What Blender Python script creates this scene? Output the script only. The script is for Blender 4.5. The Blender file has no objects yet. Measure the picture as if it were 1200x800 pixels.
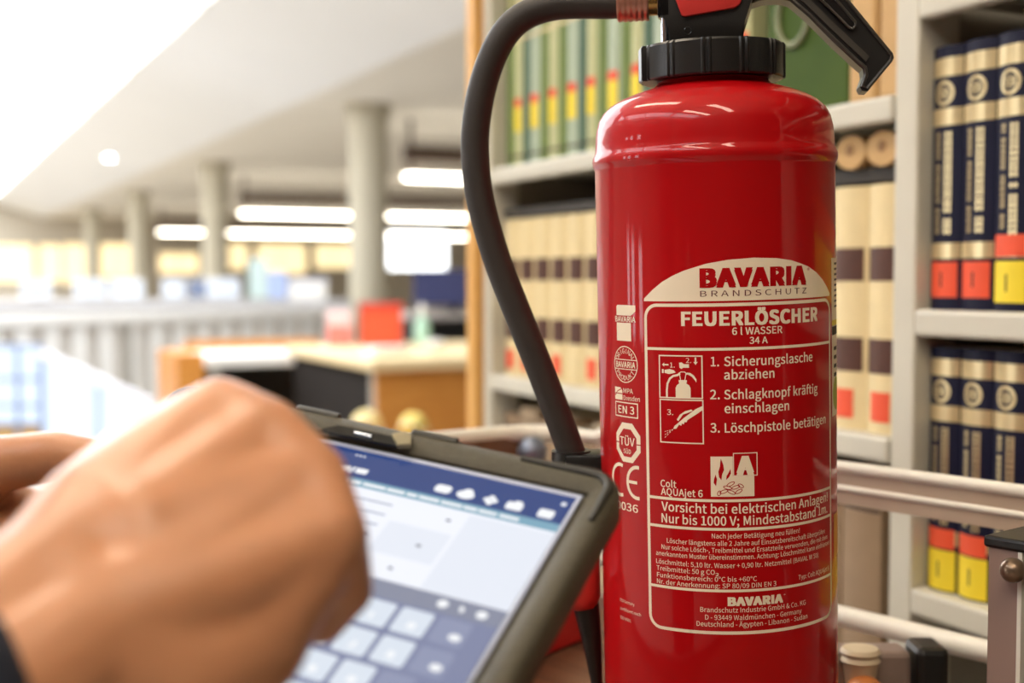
import bpy, bmesh, math, random
from mathutils import Vector, Matrix

# ------------------------------------------------------------------ camera, world, exposure, light
S = bpy.context.scene
COL = S.collection
R = math.radians
S.view_settings.view_transform = 'Standard'
S.view_settings.look = 'None'
S.view_settings.gamma = 1.0
S.view_settings.use_curve_mapping = False
S.view_settings.exposure = 0.5

cam_data = bpy.data.cameras.new('camera')
cam = bpy.data.objects.new('camera', cam_data)
COL.objects.link(cam)
cam.location = (0, 0, 1.25)
cam.rotation_euler = (R(90 - 2.786), 0, R(-25.34))
cam_data.sensor_width = 36
cam_data.lens = 45
cam_data.clip_start = 0.02
cam_data.clip_end = 200
cam_data.dof.use_dof = True
cam_data.dof.focus_distance = 0.782
cam_data.dof.aperture_fstop = 4.4
cam_data.dof.aperture_blades = 0
S.camera = cam

world = bpy.data.worlds.new('world')
S.world = world
world.use_nodes = True
world.node_tree.nodes['Background'].inputs[0].default_value = (0.86, 0.93, 1.0, 1)
world.node_tree.nodes['Background'].inputs[1].default_value = 1.0

SKYLIGHT = 4.3      # light of the laylight glass
LAMP = 17.0          # light of the unseen lamps added over the aisle
HALL_LAMP = 9.0     # light of the hanging lamps in the hall


# ------------------------------------------------------------------ materials
def lin(c):
    out = []
    for v in c[:3]:
        v = v / 255.0
        out.append(v / 12.92 if v <= 0.04045 else ((v + 0.055) / 1.055) ** 2.4)
    return (*out, 1.0)


MATS = {}


def mat(name, rgb, rough=0.5, metal=0.0, coat=0.0, emit=None, strength=0.0, noise=0.0, nscale=40.0,
        bump=0.0, bscale=200.0, spec=0.5, sss=0.0, rgb2=None, wave=None, coat_rough=0.03):
    if name in MATS:
        return MATS[name]
    m = bpy.data.materials.new(name)
    m.use_nodes = True
    nt = m.node_tree
    b = nt.nodes['Principled BSDF']
    b.inputs['Base Color'].default_value = lin(rgb)
    b.inputs['Roughness'].default_value = rough
    b.inputs['Metallic'].default_value = metal
    b.inputs['Specular IOR Level'].default_value = spec
    b.inputs['Coat Weight'].default_value = coat
    b.inputs['Coat Roughness'].default_value = coat_rough
    if sss:
        b.inputs['Subsurface Weight'].default_value = sss
        b.inputs['Subsurface Radius'].default_value = (0.010, 0.004, 0.002)
        b.inputs['Subsurface Scale'].default_value = 0.6
    if emit:
        b.inputs['Emission Color'].default_value = lin(emit)
        b.inputs['Emission Strength'].default_value = strength
    tc = nt.nodes.new('ShaderNodeTexCoord')
    if noise or rgb2:
        src = nt.nodes.new('ShaderNodeTexNoise')
        src.inputs['Scale'].default_value = nscale
        src.inputs['Detail'].default_value = 5
        mp = nt.nodes.new('ShaderNodeMapping')
        nt.links.new(tc.outputs['Object'], mp.inputs['Vector'])
        if wave:
            mp.inputs['Scale'].default_value = wave
        nt.links.new(mp.outputs['Vector'], src.inputs['Vector'])
        ramp = nt.nodes.new('ShaderNodeValToRGB')
        c1 = lin(rgb)
        c2 = lin(rgb2) if rgb2 else tuple(v * (1 - noise) for v in c1[:3]) + (1,)
        ramp.color_ramp.elements[0].position = 0.35
        ramp.color_ramp.elements[1].position = 0.68
        ramp.color_ramp.elements[0].color = c2
        ramp.color_ramp.elements[1].color = c1
        nt.links.new(src.outputs['Fac'], ramp.inputs['Fac'])
        nt.links.new(ramp.outputs['Color'], b.inputs['Base Color'])
    if bump:
        n2 = nt.nodes.new('ShaderNodeTexNoise')
        n2.inputs['Scale'].default_value = bscale
        n2.inputs['Detail'].default_value = 3
        nt.links.new(tc.outputs['Object'], n2.inputs['Vector'])
        bp = nt.nodes.new('ShaderNodeBump')
        bp.inputs['Strength'].default_value = bump
        bp.inputs['Distance'].default_value = 0.002
        nt.links.new(n2.outputs['Fac'], bp.inputs['Height'])
        nt.links.new(bp.outputs['Normal'], b.inputs['Normal'])
    MATS[name] = m
    return m


M_RED = mat('red_enamel', (176, 3, 10), 0.45, coat=0.55, noise=0.05, nscale=6, spec=0.12)
M_PRINT = mat('cream_print', (240, 222, 196), 0.5, noise=0.03, nscale=60)
M_PRINTRED = mat('red_print', (160, 12, 20), 0.4, noise=0.03, nscale=60)
M_BLACKPL = mat('black_plastic', (26, 25, 24), 0.32, bump=0.08, bscale=900, noise=0.1)
M_BLACKGL = mat('black_gloss_plastic', (16, 16, 17), 0.18, coat=0.3, noise=0.1)
M_RUBBER = mat('black_rubber_hose', (44, 37, 33), 0.55, noise=0.15, nscale=60, bump=0.1, bscale=600)
M_REDPL = mat('red_plastic_button', (196, 45, 40), 0.45, noise=0.05)
M_BRASS = mat('brass', (186, 150, 88), 0.25, metal=0.9, noise=0.08)
M_COPPER = mat('copper_coupling', (196, 140, 120), 0.28, metal=0.7, noise=0.08)
M_CHROME = mat('chrome', (210, 215, 225), 0.1, metal=1.0, noise=0.02)
M_STEEL = mat('shelf_steel', (204, 200, 186), 0.42, noise=0.05, nscale=12, spec=0.4)
M_STEELGR = mat('grey_steel', (158, 152, 140), 0.45, noise=0.08, nscale=12)
M_DARKPAN = mat('dark_back_panel', (52, 47, 42), 0.7, noise=0.12, nscale=8)
M_ENDWOOD = mat('light_orange_wood', (228, 176, 98), 0.5, rgb2=(212, 156, 80), nscale=3, wave=(14, 14, 0.7))
M_DESKWOOD = mat('orange_desk_wood', (205, 140, 62), 0.5, rgb2=(188, 120, 46), nscale=3, wave=(2, 2, 14))
M_BROWNWOOD = mat('brown_table_wood', (128, 92, 68), 0.45, rgb2=(92, 62, 45), nscale=4, wave=(16, 1.2, 1.2))
M_WHITEMET = mat('cream_painted_metal', (226, 221, 208), 0.35, noise=0.04, nscale=14)
M_MAUVE = mat('mauve_grey_metal', (150, 124, 114), 0.4, noise=0.05, nscale=20)
M_WHITE = mat('white_paint', (236, 233, 226), 0.6, noise=0.02, nscale=3)
M_CEIL = mat('ceiling_paint', (245, 239, 227), 0.8, noise=0.02, nscale=1)
M_RAILW = mat('greyed_white_paint', (228, 226, 221), 0.6, noise=0.02, nscale=3)
M_DESKW = mat('pale_grey_laminate', (178, 177, 180), 0.6, noise=0.02, nscale=3)
M_CEIL2 = mat('ceiling_slope_paint', (244, 244, 243), 0.8, noise=0.02, nscale=1)
M_WALL = mat('beige_wall_paint', (204, 194, 176), 0.8, noise=0.04, nscale=1)
M_COLUMN = mat('column_concrete', (196, 188, 166), 0.7, noise=0.06, nscale=2)
M_FLOOR = mat('beige_floor', (172, 164, 152), 0.5, noise=0.1, nscale=4)
M_BACKWALL = mat('dark_wood_wall', (70, 50, 38), 0.6, rgb2=(52, 36, 27), nscale=3, wave=(8, 8, 0.6))
M_LEFTWALL = mat('brown_side_wall', (150, 128, 106), 0.7, noise=0.1, nscale=2)
M_SKIN = mat('skin', (202, 142, 104), 0.38, sss=0.12, noise=0.10, nscale=30, bump=0.15, bscale=300)
M_NAIL = mat('nail', (226, 178, 156), 0.25, noise=0.03)
M_NAVY = mat('navy_cloth', (26, 32, 48), 0.85, noise=0.2, nscale=90, bump=0.3, bscale=700)
M_TROUSER = mat('charcoal_cloth', (40, 40, 44), 0.9, noise=0.2, nscale=90)
M_HAIR = mat('brown_hair', (62, 42, 28), 0.6, rgb2=(40, 26, 17), nscale=60)
M_CASE = mat('olive_black_rubber', (84, 78, 62), 0.5, noise=0.18, nscale=220, bump=0.5, bscale=1400)
M_CASEDARK = mat('dark_rubber_insert', (48, 46, 40), 0.45, noise=0.1, nscale=100)
M_CASELIGHT = mat('khaki_bevel', (150, 138, 104), 0.5, noise=0.2, nscale=150)
M_GLASSBLK = mat('black_glass', (10, 11, 14), 0.08, coat=0.3, noise=0.01)


def screen_mat(name, rgb, strength=1.0, rough=0.12):
    return mat(name, (8, 8, 10), rough, emit=rgb, strength=strength, noise=0.01)


# ------------------------------------------------------------------ mesh helpers
def add_box(bm, c, s, rot=None, bevel=0.0, seg=2):
    r = bmesh.ops.create_cube(bm, size=1.0)
    vs = r['verts']
    bmesh.ops.scale(bm, vec=s, verts=vs)
    if bevel:
        es = list({e for v in vs for e in v.link_edges})
        rb = bmesh.ops.bevel(bm, geom=es, offset=bevel, segments=seg, profile=0.5, affect='EDGES')
        vs = list({v for f in rb['faces'] for v in f.verts} | {v for v in vs if v.is_valid})
    if rot is not None:
        bmesh.ops.rotate(bm, cent=(0, 0, 0), matrix=rot, verts=vs)
    bmesh.ops.translate(bm, vec=c, verts=vs)
    return vs


def add_prism(bm, poly, z0, z1, axis='z'):
    """poly: list of 2-D points; extruded along axis."""
    def P(a, b, t):
        return {'z': (a, b, t), 'y': (a, t, b), 'x': (t, a, b)}[axis]
    lo = [bm.verts.new(P(a, b, z0)) for a, b in poly]
    hi = [bm.verts.new(P(a, b, z1)) for a, b in poly]
    n = len(poly)
    for i in range(n):
        j = (i + 1) % n
        bm.faces.new((lo[i], lo[j], hi[j], hi[i]))
    bm.faces.new(lo[::-1])
    bm.faces.new(hi)


def add_tube(bm, pts, rad, seg=12, closed=False, caps=True):
    pts = [Vector(p) for p in pts]
    n = len(pts)
    rads = rad if isinstance(rad, (list, tuple)) else [rad] * n
    prev = None
    rings = []
    for i in range(n):
        if closed:
            t = pts[(i + 1) % n] - pts[i - 1]
        else:
            t = pts[min(i + 1, n - 1)] - pts[max(i - 1, 0)]
        t.normalize()
        if prev is None:
            a = Vector((0, 0, 1)) if abs(t.z) < 0.9 else Vector((1, 0, 0))
            u = t.cross(a).normalized()
        else:
            u = (prev - t * prev.dot(t)).normalized()
        prev = u
        w = t.cross(u)
        rings.append([bm.verts.new(pts[i] + (u * math.cos(2 * math.pi * k / seg) + w * math.sin(2 * math.pi * k / seg)) * rads[i])
                      for k in range(seg)])
    m = n if closed else n - 1
    for i in range(m):
        a, b = rings[i], rings[(i + 1) % n]
        for k in range(seg):
            l = (k + 1) % seg
            bm.faces.new((a[k], a[l], b[l], b[k]))
    if caps and not closed:
        bm.faces.new(rings[0][::-1])
        bm.faces.new(rings[-1])


def add_lathe(bm, prof, seg=48, center=(0, 0, 0)):
    """prof: list of (r, z)."""
    cx, cy, cz = center
    rings = []
    for r, z in prof:
        if r < 1e-6:
            rings.append([bm.verts.new((cx, cy, cz + z))])
        else:
            rings.append([bm.verts.new((cx + r * math.cos(2 * math.pi * k / seg), cy + r * math.sin(2 * math.pi * k / seg), cz + z))
                          for k in range(seg)])
    for a, b in zip(rings, rings[1:]):
        for k in range(seg):
            l = (k + 1) % seg
            if len(a) == 1 and len(b) == 1:
                continue
            if len(a) == 1:
                bm.faces.new((a[0], b[l], b[k]))
            elif len(b) == 1:
                bm.faces.new((a[k], a[l], b[0]))
            else:
                bm.faces.new((a[k], a[l], b[l], b[k]))


def add_ball(bm, c, r, sub=2, scale=(1, 1, 1)):
    q = bmesh.ops.create_icosphere(bm, subdivisions=sub, radius=r)
    bmesh.ops.scale(bm, vec=scale, verts=q['verts'])
    bmesh.ops.translate(bm, vec=c, verts=q['verts'])


def spline(pts, n=8):
    """Catmull-Rom through pts."""
    pts = [Vector(p) for p in pts]
    out = []
    for i in range(len(pts) - 1):
        p0, p1, p2, p3 = pts[max(i - 1, 0)], pts[i], pts[i + 1], pts[min(i + 2, len(pts) - 1)]
        for k in range(n):
            t = k / n
            out.append(0.5 * ((2 * p1) + (p2 - p0) * t + (2 * p0 - 5 * p1 + 4 * p2 - p3) * t * t + (3 * p1 - p0 - 3 * p2 + p3) * t ** 3))
    out.append(pts[-1])
    return out


def mesh_of(name, bm, material, smooth=0):
    bmesh.ops.recalc_face_normals(bm, faces=bm.faces[:])
    me = bpy.data.meshes.new(name)
    bm.to_mesh(me)
    bm.free()
    me.materials.append(material)
    if smooth:
        me.polygons.foreach_set('use_smooth', [True] * len(me.polygons))
        try:
            me.set_sharp_from_angle(angle=R(smooth))
        except Exception:
            pass
    return me


def link(name, me, parent=None, loc=None, rotz=None):
    o = bpy.data.objects.new(name, me)
    COL.objects.link(o)
    if parent is not None:
        o.parent = parent
    if loc is not None:
        o.location = loc
    if rotz is not None:
        o.rotation_euler = (0, 0, rotz)
    return o


def obj(name, bm, material, parent=None, smooth=0, loc=None, rotz=None):
    return link(name, mesh_of(name, bm, material, smooth), parent, loc, rotz)


def tag(o, label, cat, group=None, kind=None):
    o['label'] = label
    o['category'] = cat
    if group:
        o['group'] = group
    if kind:
        o['kind'] = kind
    return o


def thing(name, label, cat, loc=(0, 0, 0), rotz=0.0, group=None):
    o = bpy.data.objects.new(name, None)
    COL.objects.link(o)
    o.location = loc
    o.rotation_euler = (0, 0, rotz)
    o.empty_display_size = 0.05
    return tag(o, label, cat, group)


def struct(name, bm, material, label, cat, parent=None):
    o = obj(name, bm, material, parent)
    if parent is None:
        o['kind'] = 'structure'
        o['label'] = label
        o['category'] = cat
    return o


def boxes(*items, bevel=0.0):
    bm = bmesh.new()
    for c, s in items:
        add_box(bm, c, s, bevel=bevel)
    return bm


def span(x0, x1, y0, y1, z0, z1):
    return ((x0 + x1) / 2, (y0 + y1) / 2, (z0 + z1) / 2), (x1 - x0, y1 - y0, z1 - z0)


def copy_tree(o, parent=None):
    c = o.copy()
    COL.objects.link(c)
    c.parent = parent
    for ch in list(o.children):
        copy_tree(ch, c)
    return c


ORD = ['first', 'second', 'third', 'fourth', 'fifth', 'sixth', 'seventh', 'eighth', 'ninth', 'tenth', 'eleventh', 'twelfth',
       'thirteenth', 'fourteenth', 'fifteenth', 'sixteenth', 'seventeenth', 'eighteenth', 'nineteenth', 'twentieth']

# ------------------------------------------------------------------ the setting
struct('floor', boxes(span(-6, 21, -2, 45, -0.1, 0)), M_FLOOR, 'pale beige floor of the library hall', 'floor')
# ceiling: flat over the aisle, flat over the column gallery, a slope up to the laylight
bm = boxes(span(-1.85, 21, -2, 3.5, 3.27, 3.4), span(-6, -3.06, -2, 3.5, 3.27, 3.4), span(4.1, 21, 3.5, 45, 3.27, 3.4))
ceiling = struct('ceiling', bm, M_CEIL, 'flat off-white ceiling over the column gallery', 'ceiling')
bm = bmesh.new()
add_prism(bm, [(4.1, 3.27), (2.6, 3.76), (2.6, 3.86), (4.1, 3.40)], 3.5, 45, axis='y')
struct('ceiling_slope', bm, M_CEIL2, 'white sloping ceiling strip beside the bright skylight', 'ceiling')
struct('wall_far', boxes(span(-6, 21, 45, 45.15, 0, 3.9)), M_WALL, 'distant beige end wall with warm lit bays', 'wall')
struct('wall_right', boxes(span(21, 21.15, -2, 45, 0, 3.4)), M_WALL, 'beige side wall far behind the columns', 'wall')
struct('wall_left', boxes(span(-6.15, -6, -2, 45, 0, 3.9)), M_LEFTWALL, 'brown side wall of the hall outside the view', 'wall')
struct('wall_back', boxes(span(-6, 21, -2.15, -2, 0, 3.4)), M_BACKWALL, 'dark wood panelled wall behind the camera', 'wall')

# skylight: bright panes between white bars
M_PANE = mat('skylight_glass', (240, 244, 250), 0.3, emit=(246, 250, 255), strength=SKYLIGHT, noise=0.01)
sky = struct('window_1', boxes(*[span(-3 - 0.06, 2.6, y - 0.05, y + 0.05, 3.77, 3.86) for y in range(4, 46, 4)],
                               *[span(x - 0.05, x + 0.05, 3.5, 45, 3.77, 3.86) for x in (-3, -1.1, 0.75, 2.6)]), M_WHITE,
             'long bright white skylight running down the ceiling', 'skylight')
near_me = mesh_of('added_pane', boxes(((0, 0, 0), (1.1, 1.7, 0.02))), M_PANE)  # unseen panes added near the camera to light the hand from upper left
pane_me = mesh_of('pane', boxes(((0, 0, 0), (1.75, 3.9, 0.02))), M_PANE)
for x in (-2.05, -0.175, 1.675):
    for y in range(6, 46, 4):
        link('pane', pane_me, sky, (x, min(y, 43.6), 3.83))
for x in (-2.44,):
    for y in (-0.9, 1.0, 2.6):
        link('added_pane', near_me, sky, (x, y, 3.55))
for y in (0.05, 1.85):
    obj('added_bar', boxes(span(-3.06, -1.85, y - 0.05, y + 0.05, 3.5, 3.6)), M_WHITE, sky)
obj('added_bar', boxes(span(-3.06, -1.85, 3.46, 3.54, 3.27, 3.9)), M_WHITE, sky)
struct('wall_upper', boxes(span(-6, -3.06, 3.5, 45, 3.77, 3.9)), M_CEIL, 'white ceiling border on the far side of the skylight', 'ceiling')

# warm lit bays and one white window in the end wall
bays = [(2.03, 3.82, 1.17, 2.37, 0, 'leftmost warm lit bay of the distant end wall'),
        (4.01, 4.67, 1.17, 2.38, 0, 'narrow warm lit bay second from left in the end wall'),
        (4.78, 5.59, 1.11, 2.42, 0, 'warm lit bay third from left in the end wall'),
        (5.82, 7.10, 1.31, 2.44, 0, 'wide warm lit bay fourth from left in the end wall'),
        (7.88, 9.22, 1.45, 2.14, 0, 'low warm lit bay left of the second column'),
        (10.23, 10.96, 1.60, 2.50, 0, 'small warm lit bay right of the second column'),
        (11.26, 13.07, 1.45, 2.50, 0, 'large warm lit bay midway between two columns'),
        (13.38, 14.81, 1.65, 2.50, 0, 'warm lit bay just left of the nearest column'),
        (16.12, 18.52, 1.63, 3.0, 1, 'bright white window right of the nearest column')]
M_BAY = mat('warm_lit_glass', (230, 210, 170), 0.5, emit=(255, 232, 180), strength=0.95, noise=0.02)
M_BAYW = mat('daylit_glass', (230, 240, 245), 0.5, emit=(250, 253, 255), strength=2.5, noise=0.02)
for i, (x0, x1, z0, z1, k, lab) in enumerate(bays):
    w = struct('window_%d' % (i + 2), boxes(span(x0 - 0.06, x0, 44.9, 45, z0, z1), span(x1, x1 + 0.06, 44.9, 45, z0, z1),
                                            span(x0 - 0.06, x1 + 0.06, 44.9, 45, z1, z1 + 0.06), span(x0 - 0.06, x1 + 0.06, 44.9, 45, z0 - 0.06, z0)),
               M_WALL, lab, 'window')
    half = (x0 + x1) / 2
    for a, b in ((x0, half - 0.02), (half + 0.02, x1)):
        obj('pane', boxes(span(a, b, 44.95, 44.99, z0, z1)), (M_BAY, M_BAYW)[k], w)

# unseen glowing panes added to the side wall for streaks on the extinguisher
for i, (y, lab) in enumerate(((2.9, 'added tall glowing pane in the side wall, nearest the person'), (4.15, 'added tall glowing pane in the middle of the side wall'), (5.1, 'added tall glowing pane in the side wall, farthest from the person'))):
    w = struct('window_%d' % (i + 11), boxes(span(-6, -5.95, y - 0.30, y - 0.25, 0.5, 2.6), span(-6, -5.95, y + 0.25, y + 0.30, 0.5, 2.6),
                                             span(-6, -5.95, y - 0.30, y + 0.30, 2.6, 2.66), span(-6, -5.95, y - 0.30, y + 0.30, 0.44, 0.5)), M_WHITE, lab, 'window')
    obj('pane', boxes(span(-5.995, -5.975, y - 0.25, y + 0.25, 0.5, 2.6)), M_PANE, w)

# columns
col_labels = ['large round concrete column, nearest of the row', 'second round concrete column from the front of the row',
              'third round concrete column from the front of the row', 'thin looking fourth column, farthest of the row']
for i, y in enumerate((14.25, 22.4, 30.5, 38.6)):
    c = thing('column', col_labels[i], 'column', (4.9, y, 0), group='columns of the hall')
    bm = bmesh.new()
    add_lathe(bm, [(0, 0), (0.225, 0), (0.225, 3.0), (0.25, 3.19), (0, 3.19)], 32)
    obj('shaft', bm, M_COLUMN, c, 40)
    bm = bmesh.new()
    add_lathe(bm, [(0, 3.18), (0.27, 3.18), (0.27, 3.27), (0, 3.27)], 32)
    obj('capital', bm, M_COLUMN, c, 40)

# hanging lamps in the gallery
M_TUBE = mat('lamp_tube_glow', (255, 250, 240), 0.5, emit=(255, 246, 228), strength=HALL_LAMP, noise=0.01)
M_DARKTRACK = mat('dark_track', (92, 74, 62), 0.6, noise=0.1)


def hall_lamp(x0, x1, y, z, label):
    t = thing('pendant_lamp', label, 'lamp', ((x0 + x1) / 2, y, z), group='hanging strip lamps of the hall')
    w = (x1 - x0)
    bm = bmesh.new()
    add_box(bm, (0, 0, 0), (w, 0.12, 0.06), bevel=0.02)
    obj('tube', bm, M_TUBE, t)
    obj('track', boxes(((0, 0.02, 0.30), (w, 0.16, 0.2)), bevel=0.01), M_DARKTRACK, t)
    for sx in (-1, 1):
        bm = bmesh.new()
        add_tube(bm, [(sx * (w / 2 - 0.08), 0.02, 0.05), (sx * (w / 2 - 0.08), 0.02, 3.27 - z)], 0.03, 8)
        obj('hanger', bm, M_DARKTRACK, t)


hall_lamp(5.75, 9.6, 15.3, 2.545, 'hanging strip lamp highest in view, cut by the extinguisher hose')
hall_lamp(5.95, 14.5, 24.95, 2.535, 'long hanging strip lamp in the middle row, passing behind the column')
hall_lamp(6.3, 18.5, 35.9, 2.535, 'lowest and farthest long hanging strip lamp')

# downlight in the slope
t = thing('downlight', 'small round bright downlight on the sloping ceiling', 'lamp', (3.4, 24.3, 3.49))
bm = bmesh.new()
add_lathe(bm, [(0, -0.03), (0.09, -0.03), (0.11, 0.0), (0.11, 0.05), (0, 0.05)], 20)
obj('rim', bm, M_WHITE, t, 40)
bm = bmesh.new()
add_lathe(bm, [(0, -0.05), (0.07, -0.05), (0.08, -0.031), (0, -0.031)], 20)
obj('bulb', bm, mat('downlight_glow', (255, 255, 255), 0.5, emit=(250, 252, 255), strength=14, noise=0.01), t, 40)

# unseen lamps added above the frame to light the near objects
M_DIFF = mat('lamp_diffuser', (255, 250, 240), 0.5, emit=(255, 238, 212), strength=LAMP, noise=0.01)


def added_aisle_lamp(x, y, label):
    t = thing('ceiling_lamp', label, 'lamp', (x, y, 3.13), group='added lamps over the aisle')
    obj('housing', boxes(((0, 0, 0.08), (0.30, 1.5, 0.10)), bevel=0.01), M_WHITE, t)
    obj('diffuser', boxes(((0, 0, 0.02), (0.24, 1.44, 0.03)), bevel=0.01), M_DIFF, t)


added_aisle_lamp(-0.28, 1.6, 'added unseen strip lamp on the ceiling straight above the trolley')
added_aisle_lamp(-0.15, -0.75, 'added unseen strip lamp on the ceiling just behind the camera')
added_aisle_lamp(-1.3, -0.75, 'added unseen strip lamp on the ceiling behind the person')

# ------------------------------------------------------------------ steel bookcase on the right
FX = 0.895          # front plane of the shelves
BX = 1.175          # back plane
case = thing('bookcase', 'tall grey steel bookcase with wooden end panel behind the extinguisher', 'bookcase', (1.03, 1.0, 0))


def cpart(name, bm, m):
    o = obj(name, bm, m, None)
    o.parent = case
    o.matrix_parent_inverse = Matrix.Translation((-1.03, -1.0, 0))
    return o


for y in (-0.035, 0.978, 1.982):
    cpart('upright', boxes(span(FX - 0.004, FX + 0.05, y - 0.016, y + 0.016, 0, 2.3), bevel=0.003), M_STEEL)
    cpart('upright_side', boxes(span(FX + 0.05, BX, y - 0.004, y + 0.004, 0, 2.3)), M_STEELGR)
cpart('end_panel', boxes(span(FX - 0.02, BX + 0.01, 2.0, 2.032, 0, 2.32), bevel=0.003), M_ENDWOOD)
cpart('top_board', boxes(span(FX, BX, -0.05, 2.0, 2.3, 2.32)), M_STEEL)
cpart('back_panel', boxes(span(BX, BX + 0.01, 0.98, 2.0, 0, 2.3)), M_DARKPAN)
cpart('back_panel', boxes(span(BX, BX + 0.01, -0.05, 0.978, 0, 2.3)), M_DARKPAN)
LEFT_Z = [0.10, 0.42, 0.755, 1.090, 1.4335, 1.80]
RIGHT_Z = [0.10, 0.36, 0.65, 0.946, 1.2205, 1.5265, 1.85]


def shelf(y0, y1, z):
    bm = boxes(span(FX + 0.004, BX, y0, y1, z - 0.010, z))
    add_box(bm, *span(FX - 0.006, FX + 0.012, y0, y1, z - 0.026, z), bevel=0.004)
    cpart('shelf', bm, M_STEEL)


for z in LEFT_Z:
    shelf(0.996, 1.964, z)
for z in RIGHT_Z:
    shelf(-0.018, 0.961, z)
cpart('shelf_rail', boxes(span(FX + 0.02, FX + 0.03, 0.998, 1.964, 1.352, 1.366)), M_DARKPAN)


# books: spine towards the aisle (-x), thickness along y
def spine_x(y, t, b):
    return -b * (1 - (2 * y / t) ** 2)


def book_meshes(kind, t, h, depth, bulge, m_cover, decos):
    n = 8
    ys = [-t / 2 + t * k / n for k in range(n + 1)]
    outline = [(spine_x(y, t, bulge), y) for y in ys] + [(depth, t / 2), (depth, -t / 2)]
    bm = bmesh.new()
    add_prism(bm, outline, 0, h)
    parts = [('cover', mesh_of(kind + '_cover', bm, m_cover, 35))]
    bm = boxes(((0.012 + (depth - 0.012) / 2 + 0.0005, 0, h / 2), (depth - 0.012 + 0.001, t - 0.006, h - 0.004 + 0.0046)))
    parts.append(('pages', mesh_of(kind + '_pages', bm, mat('paper_block', (222, 208, 178), 0.8, noise=0.08, nscale=30))))
    for name, z0, z1, wf, m in decos:
        bm = bmesh.new()
        if name == 'emblem':
            zc, r = (z0 + z1) / 2, (z1 - z0) / 2
            for k in range(20):
                a0, a1 = 2 * math.pi * k / 20, 2 * math.pi * (k + 1) / 20
                q = []
                for a, rr in ((a0, r), (a1, r), (a1, r * 0.72), (a0, r * 0.72)):
                    y = rr * math.cos(a)
                    q.append(bm.verts.new((spine_x(y, t, bulge) - 0.0005, y, zc + rr * math.sin(a))))
                bm.faces.new(q)
            for k in range(5):
                y = (k - 2) * r * 0.24
                hh = r * (0.5 - 0.08 * abs(k - 2))
                q = [bm.verts.new((spine_x(yy, t, bulge) - 0.0005, yy, zz)) for yy, zz in
                     ((y - r * 0.07, zc - hh), (y + r * 0.07, zc - hh), (y + r * 0.07, zc + hh), (y - r * 0.07, zc + hh))]
                bm.faces.new(q)
        elif name == 'lettering':
            rnd = random.Random(len(kind) * 7)
            for row, (yc, lw) in enumerate(((-t * 0.15, t * 0.2), (t * 0.17, t * 0.13))):
                z = z1
                while z > z0 + 0.004:
                    step = rnd.uniform(0.0035, 0.006)
                    if rnd.random() < 0.88:
                        for s in (0, 1):
                            y0 = yc - lw / 2 + s * lw * 0.62
                            q = [bm.verts.new((spine_x(yy, t, bulge) - 0.0005, yy, zz)) for yy, zz in
                                 ((y0, z - step * 0.8), (y0 + lw * 0.38, z - step * 0.8), (y0 + lw * 0.38, z), (y0, z))]
                            bm.faces.new(q)
                        y0 = yc - lw / 2
                        q = [bm.verts.new((spine_x(yy, t, bulge) - 0.0006, yy, zz)) for yy, zz in
                             ((y0, z - step * 0.5), (y0 + lw, z - step * 0.5), (y0 + lw, z - step * 0.3), (y0, z - step * 0.3))]
                        bm.faces.new(q)
                    z -= step
        else:
            yy = [-t * wf / 2 + t * wf * k / n for k in range(n + 1)]
            lift = 0.0005 if 'label' in name or 'sticker' in name else 0.0003
            lo = [bm.verts.new((spine_x(y, t, bulge) - lift, y, z0)) for y in yy]
            hi = [bm.verts.new((spine_x(y, t, bulge) - lift, y, z1)) for y in yy]
            for k in range(n):
                bm.faces.new((lo[k], lo[k + 1], hi[k + 1], hi[k]))
        parts.append((name, mesh_of(kind + '_' + name, bm, m)))
    return parts


def put_book(name, parts, loc, label, cat, group, skip=(), rotz=0.0):
    t = thing(name, label, cat, loc, rotz, group)
    for n, me in parts:
        if n not in skip:
            link(n, me, t)
    return t


M_GOLD = mat('gold_foil', (224, 204, 158), 0.28, metal=0.6, noise=0.1, nscale=80)
M_BLUEB = mat('navy_book_cloth', (15, 17, 46), 0.55, noise=0.15, nscale=120, spec=0.25)
M_CREAMB = mat('cream_book_cloth', (226, 206, 158), 0.6, noise=0.07, nscale=40)
M_MAROON = mat('maroon_title_label', (80, 42, 26), 0.55, noise=0.15, nscale=80)
M_ORANGE = mat('orange_sticker', (232, 84, 48), 0.55, noise=0.04)
M_YELLOW = mat('yellow_sticker', (240, 214, 46), 0.55, noise=0.04)
M_INK = mat('dark_ink', (60, 40, 30), 0.7, noise=0.1)

BT = 0.0395
BH = 0.252


def blue_decos(stickers):
    f = lambda a: a * BH
    d = [('gold_band', f(0.885), f(0.955), 0.98, M_GOLD), ('emblem', f(0.775), f(0.87), 1, M_GOLD),
         ('gold_band', f(0.70), f(0.765), 0.98, M_GOLD), ('lettering', f(0.275), f(0.675), 1, M_GOLD),
         ('gold_band', f(0.195), f(0.255), 0.98, M_GOLD)]
    return d + stickers


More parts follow.
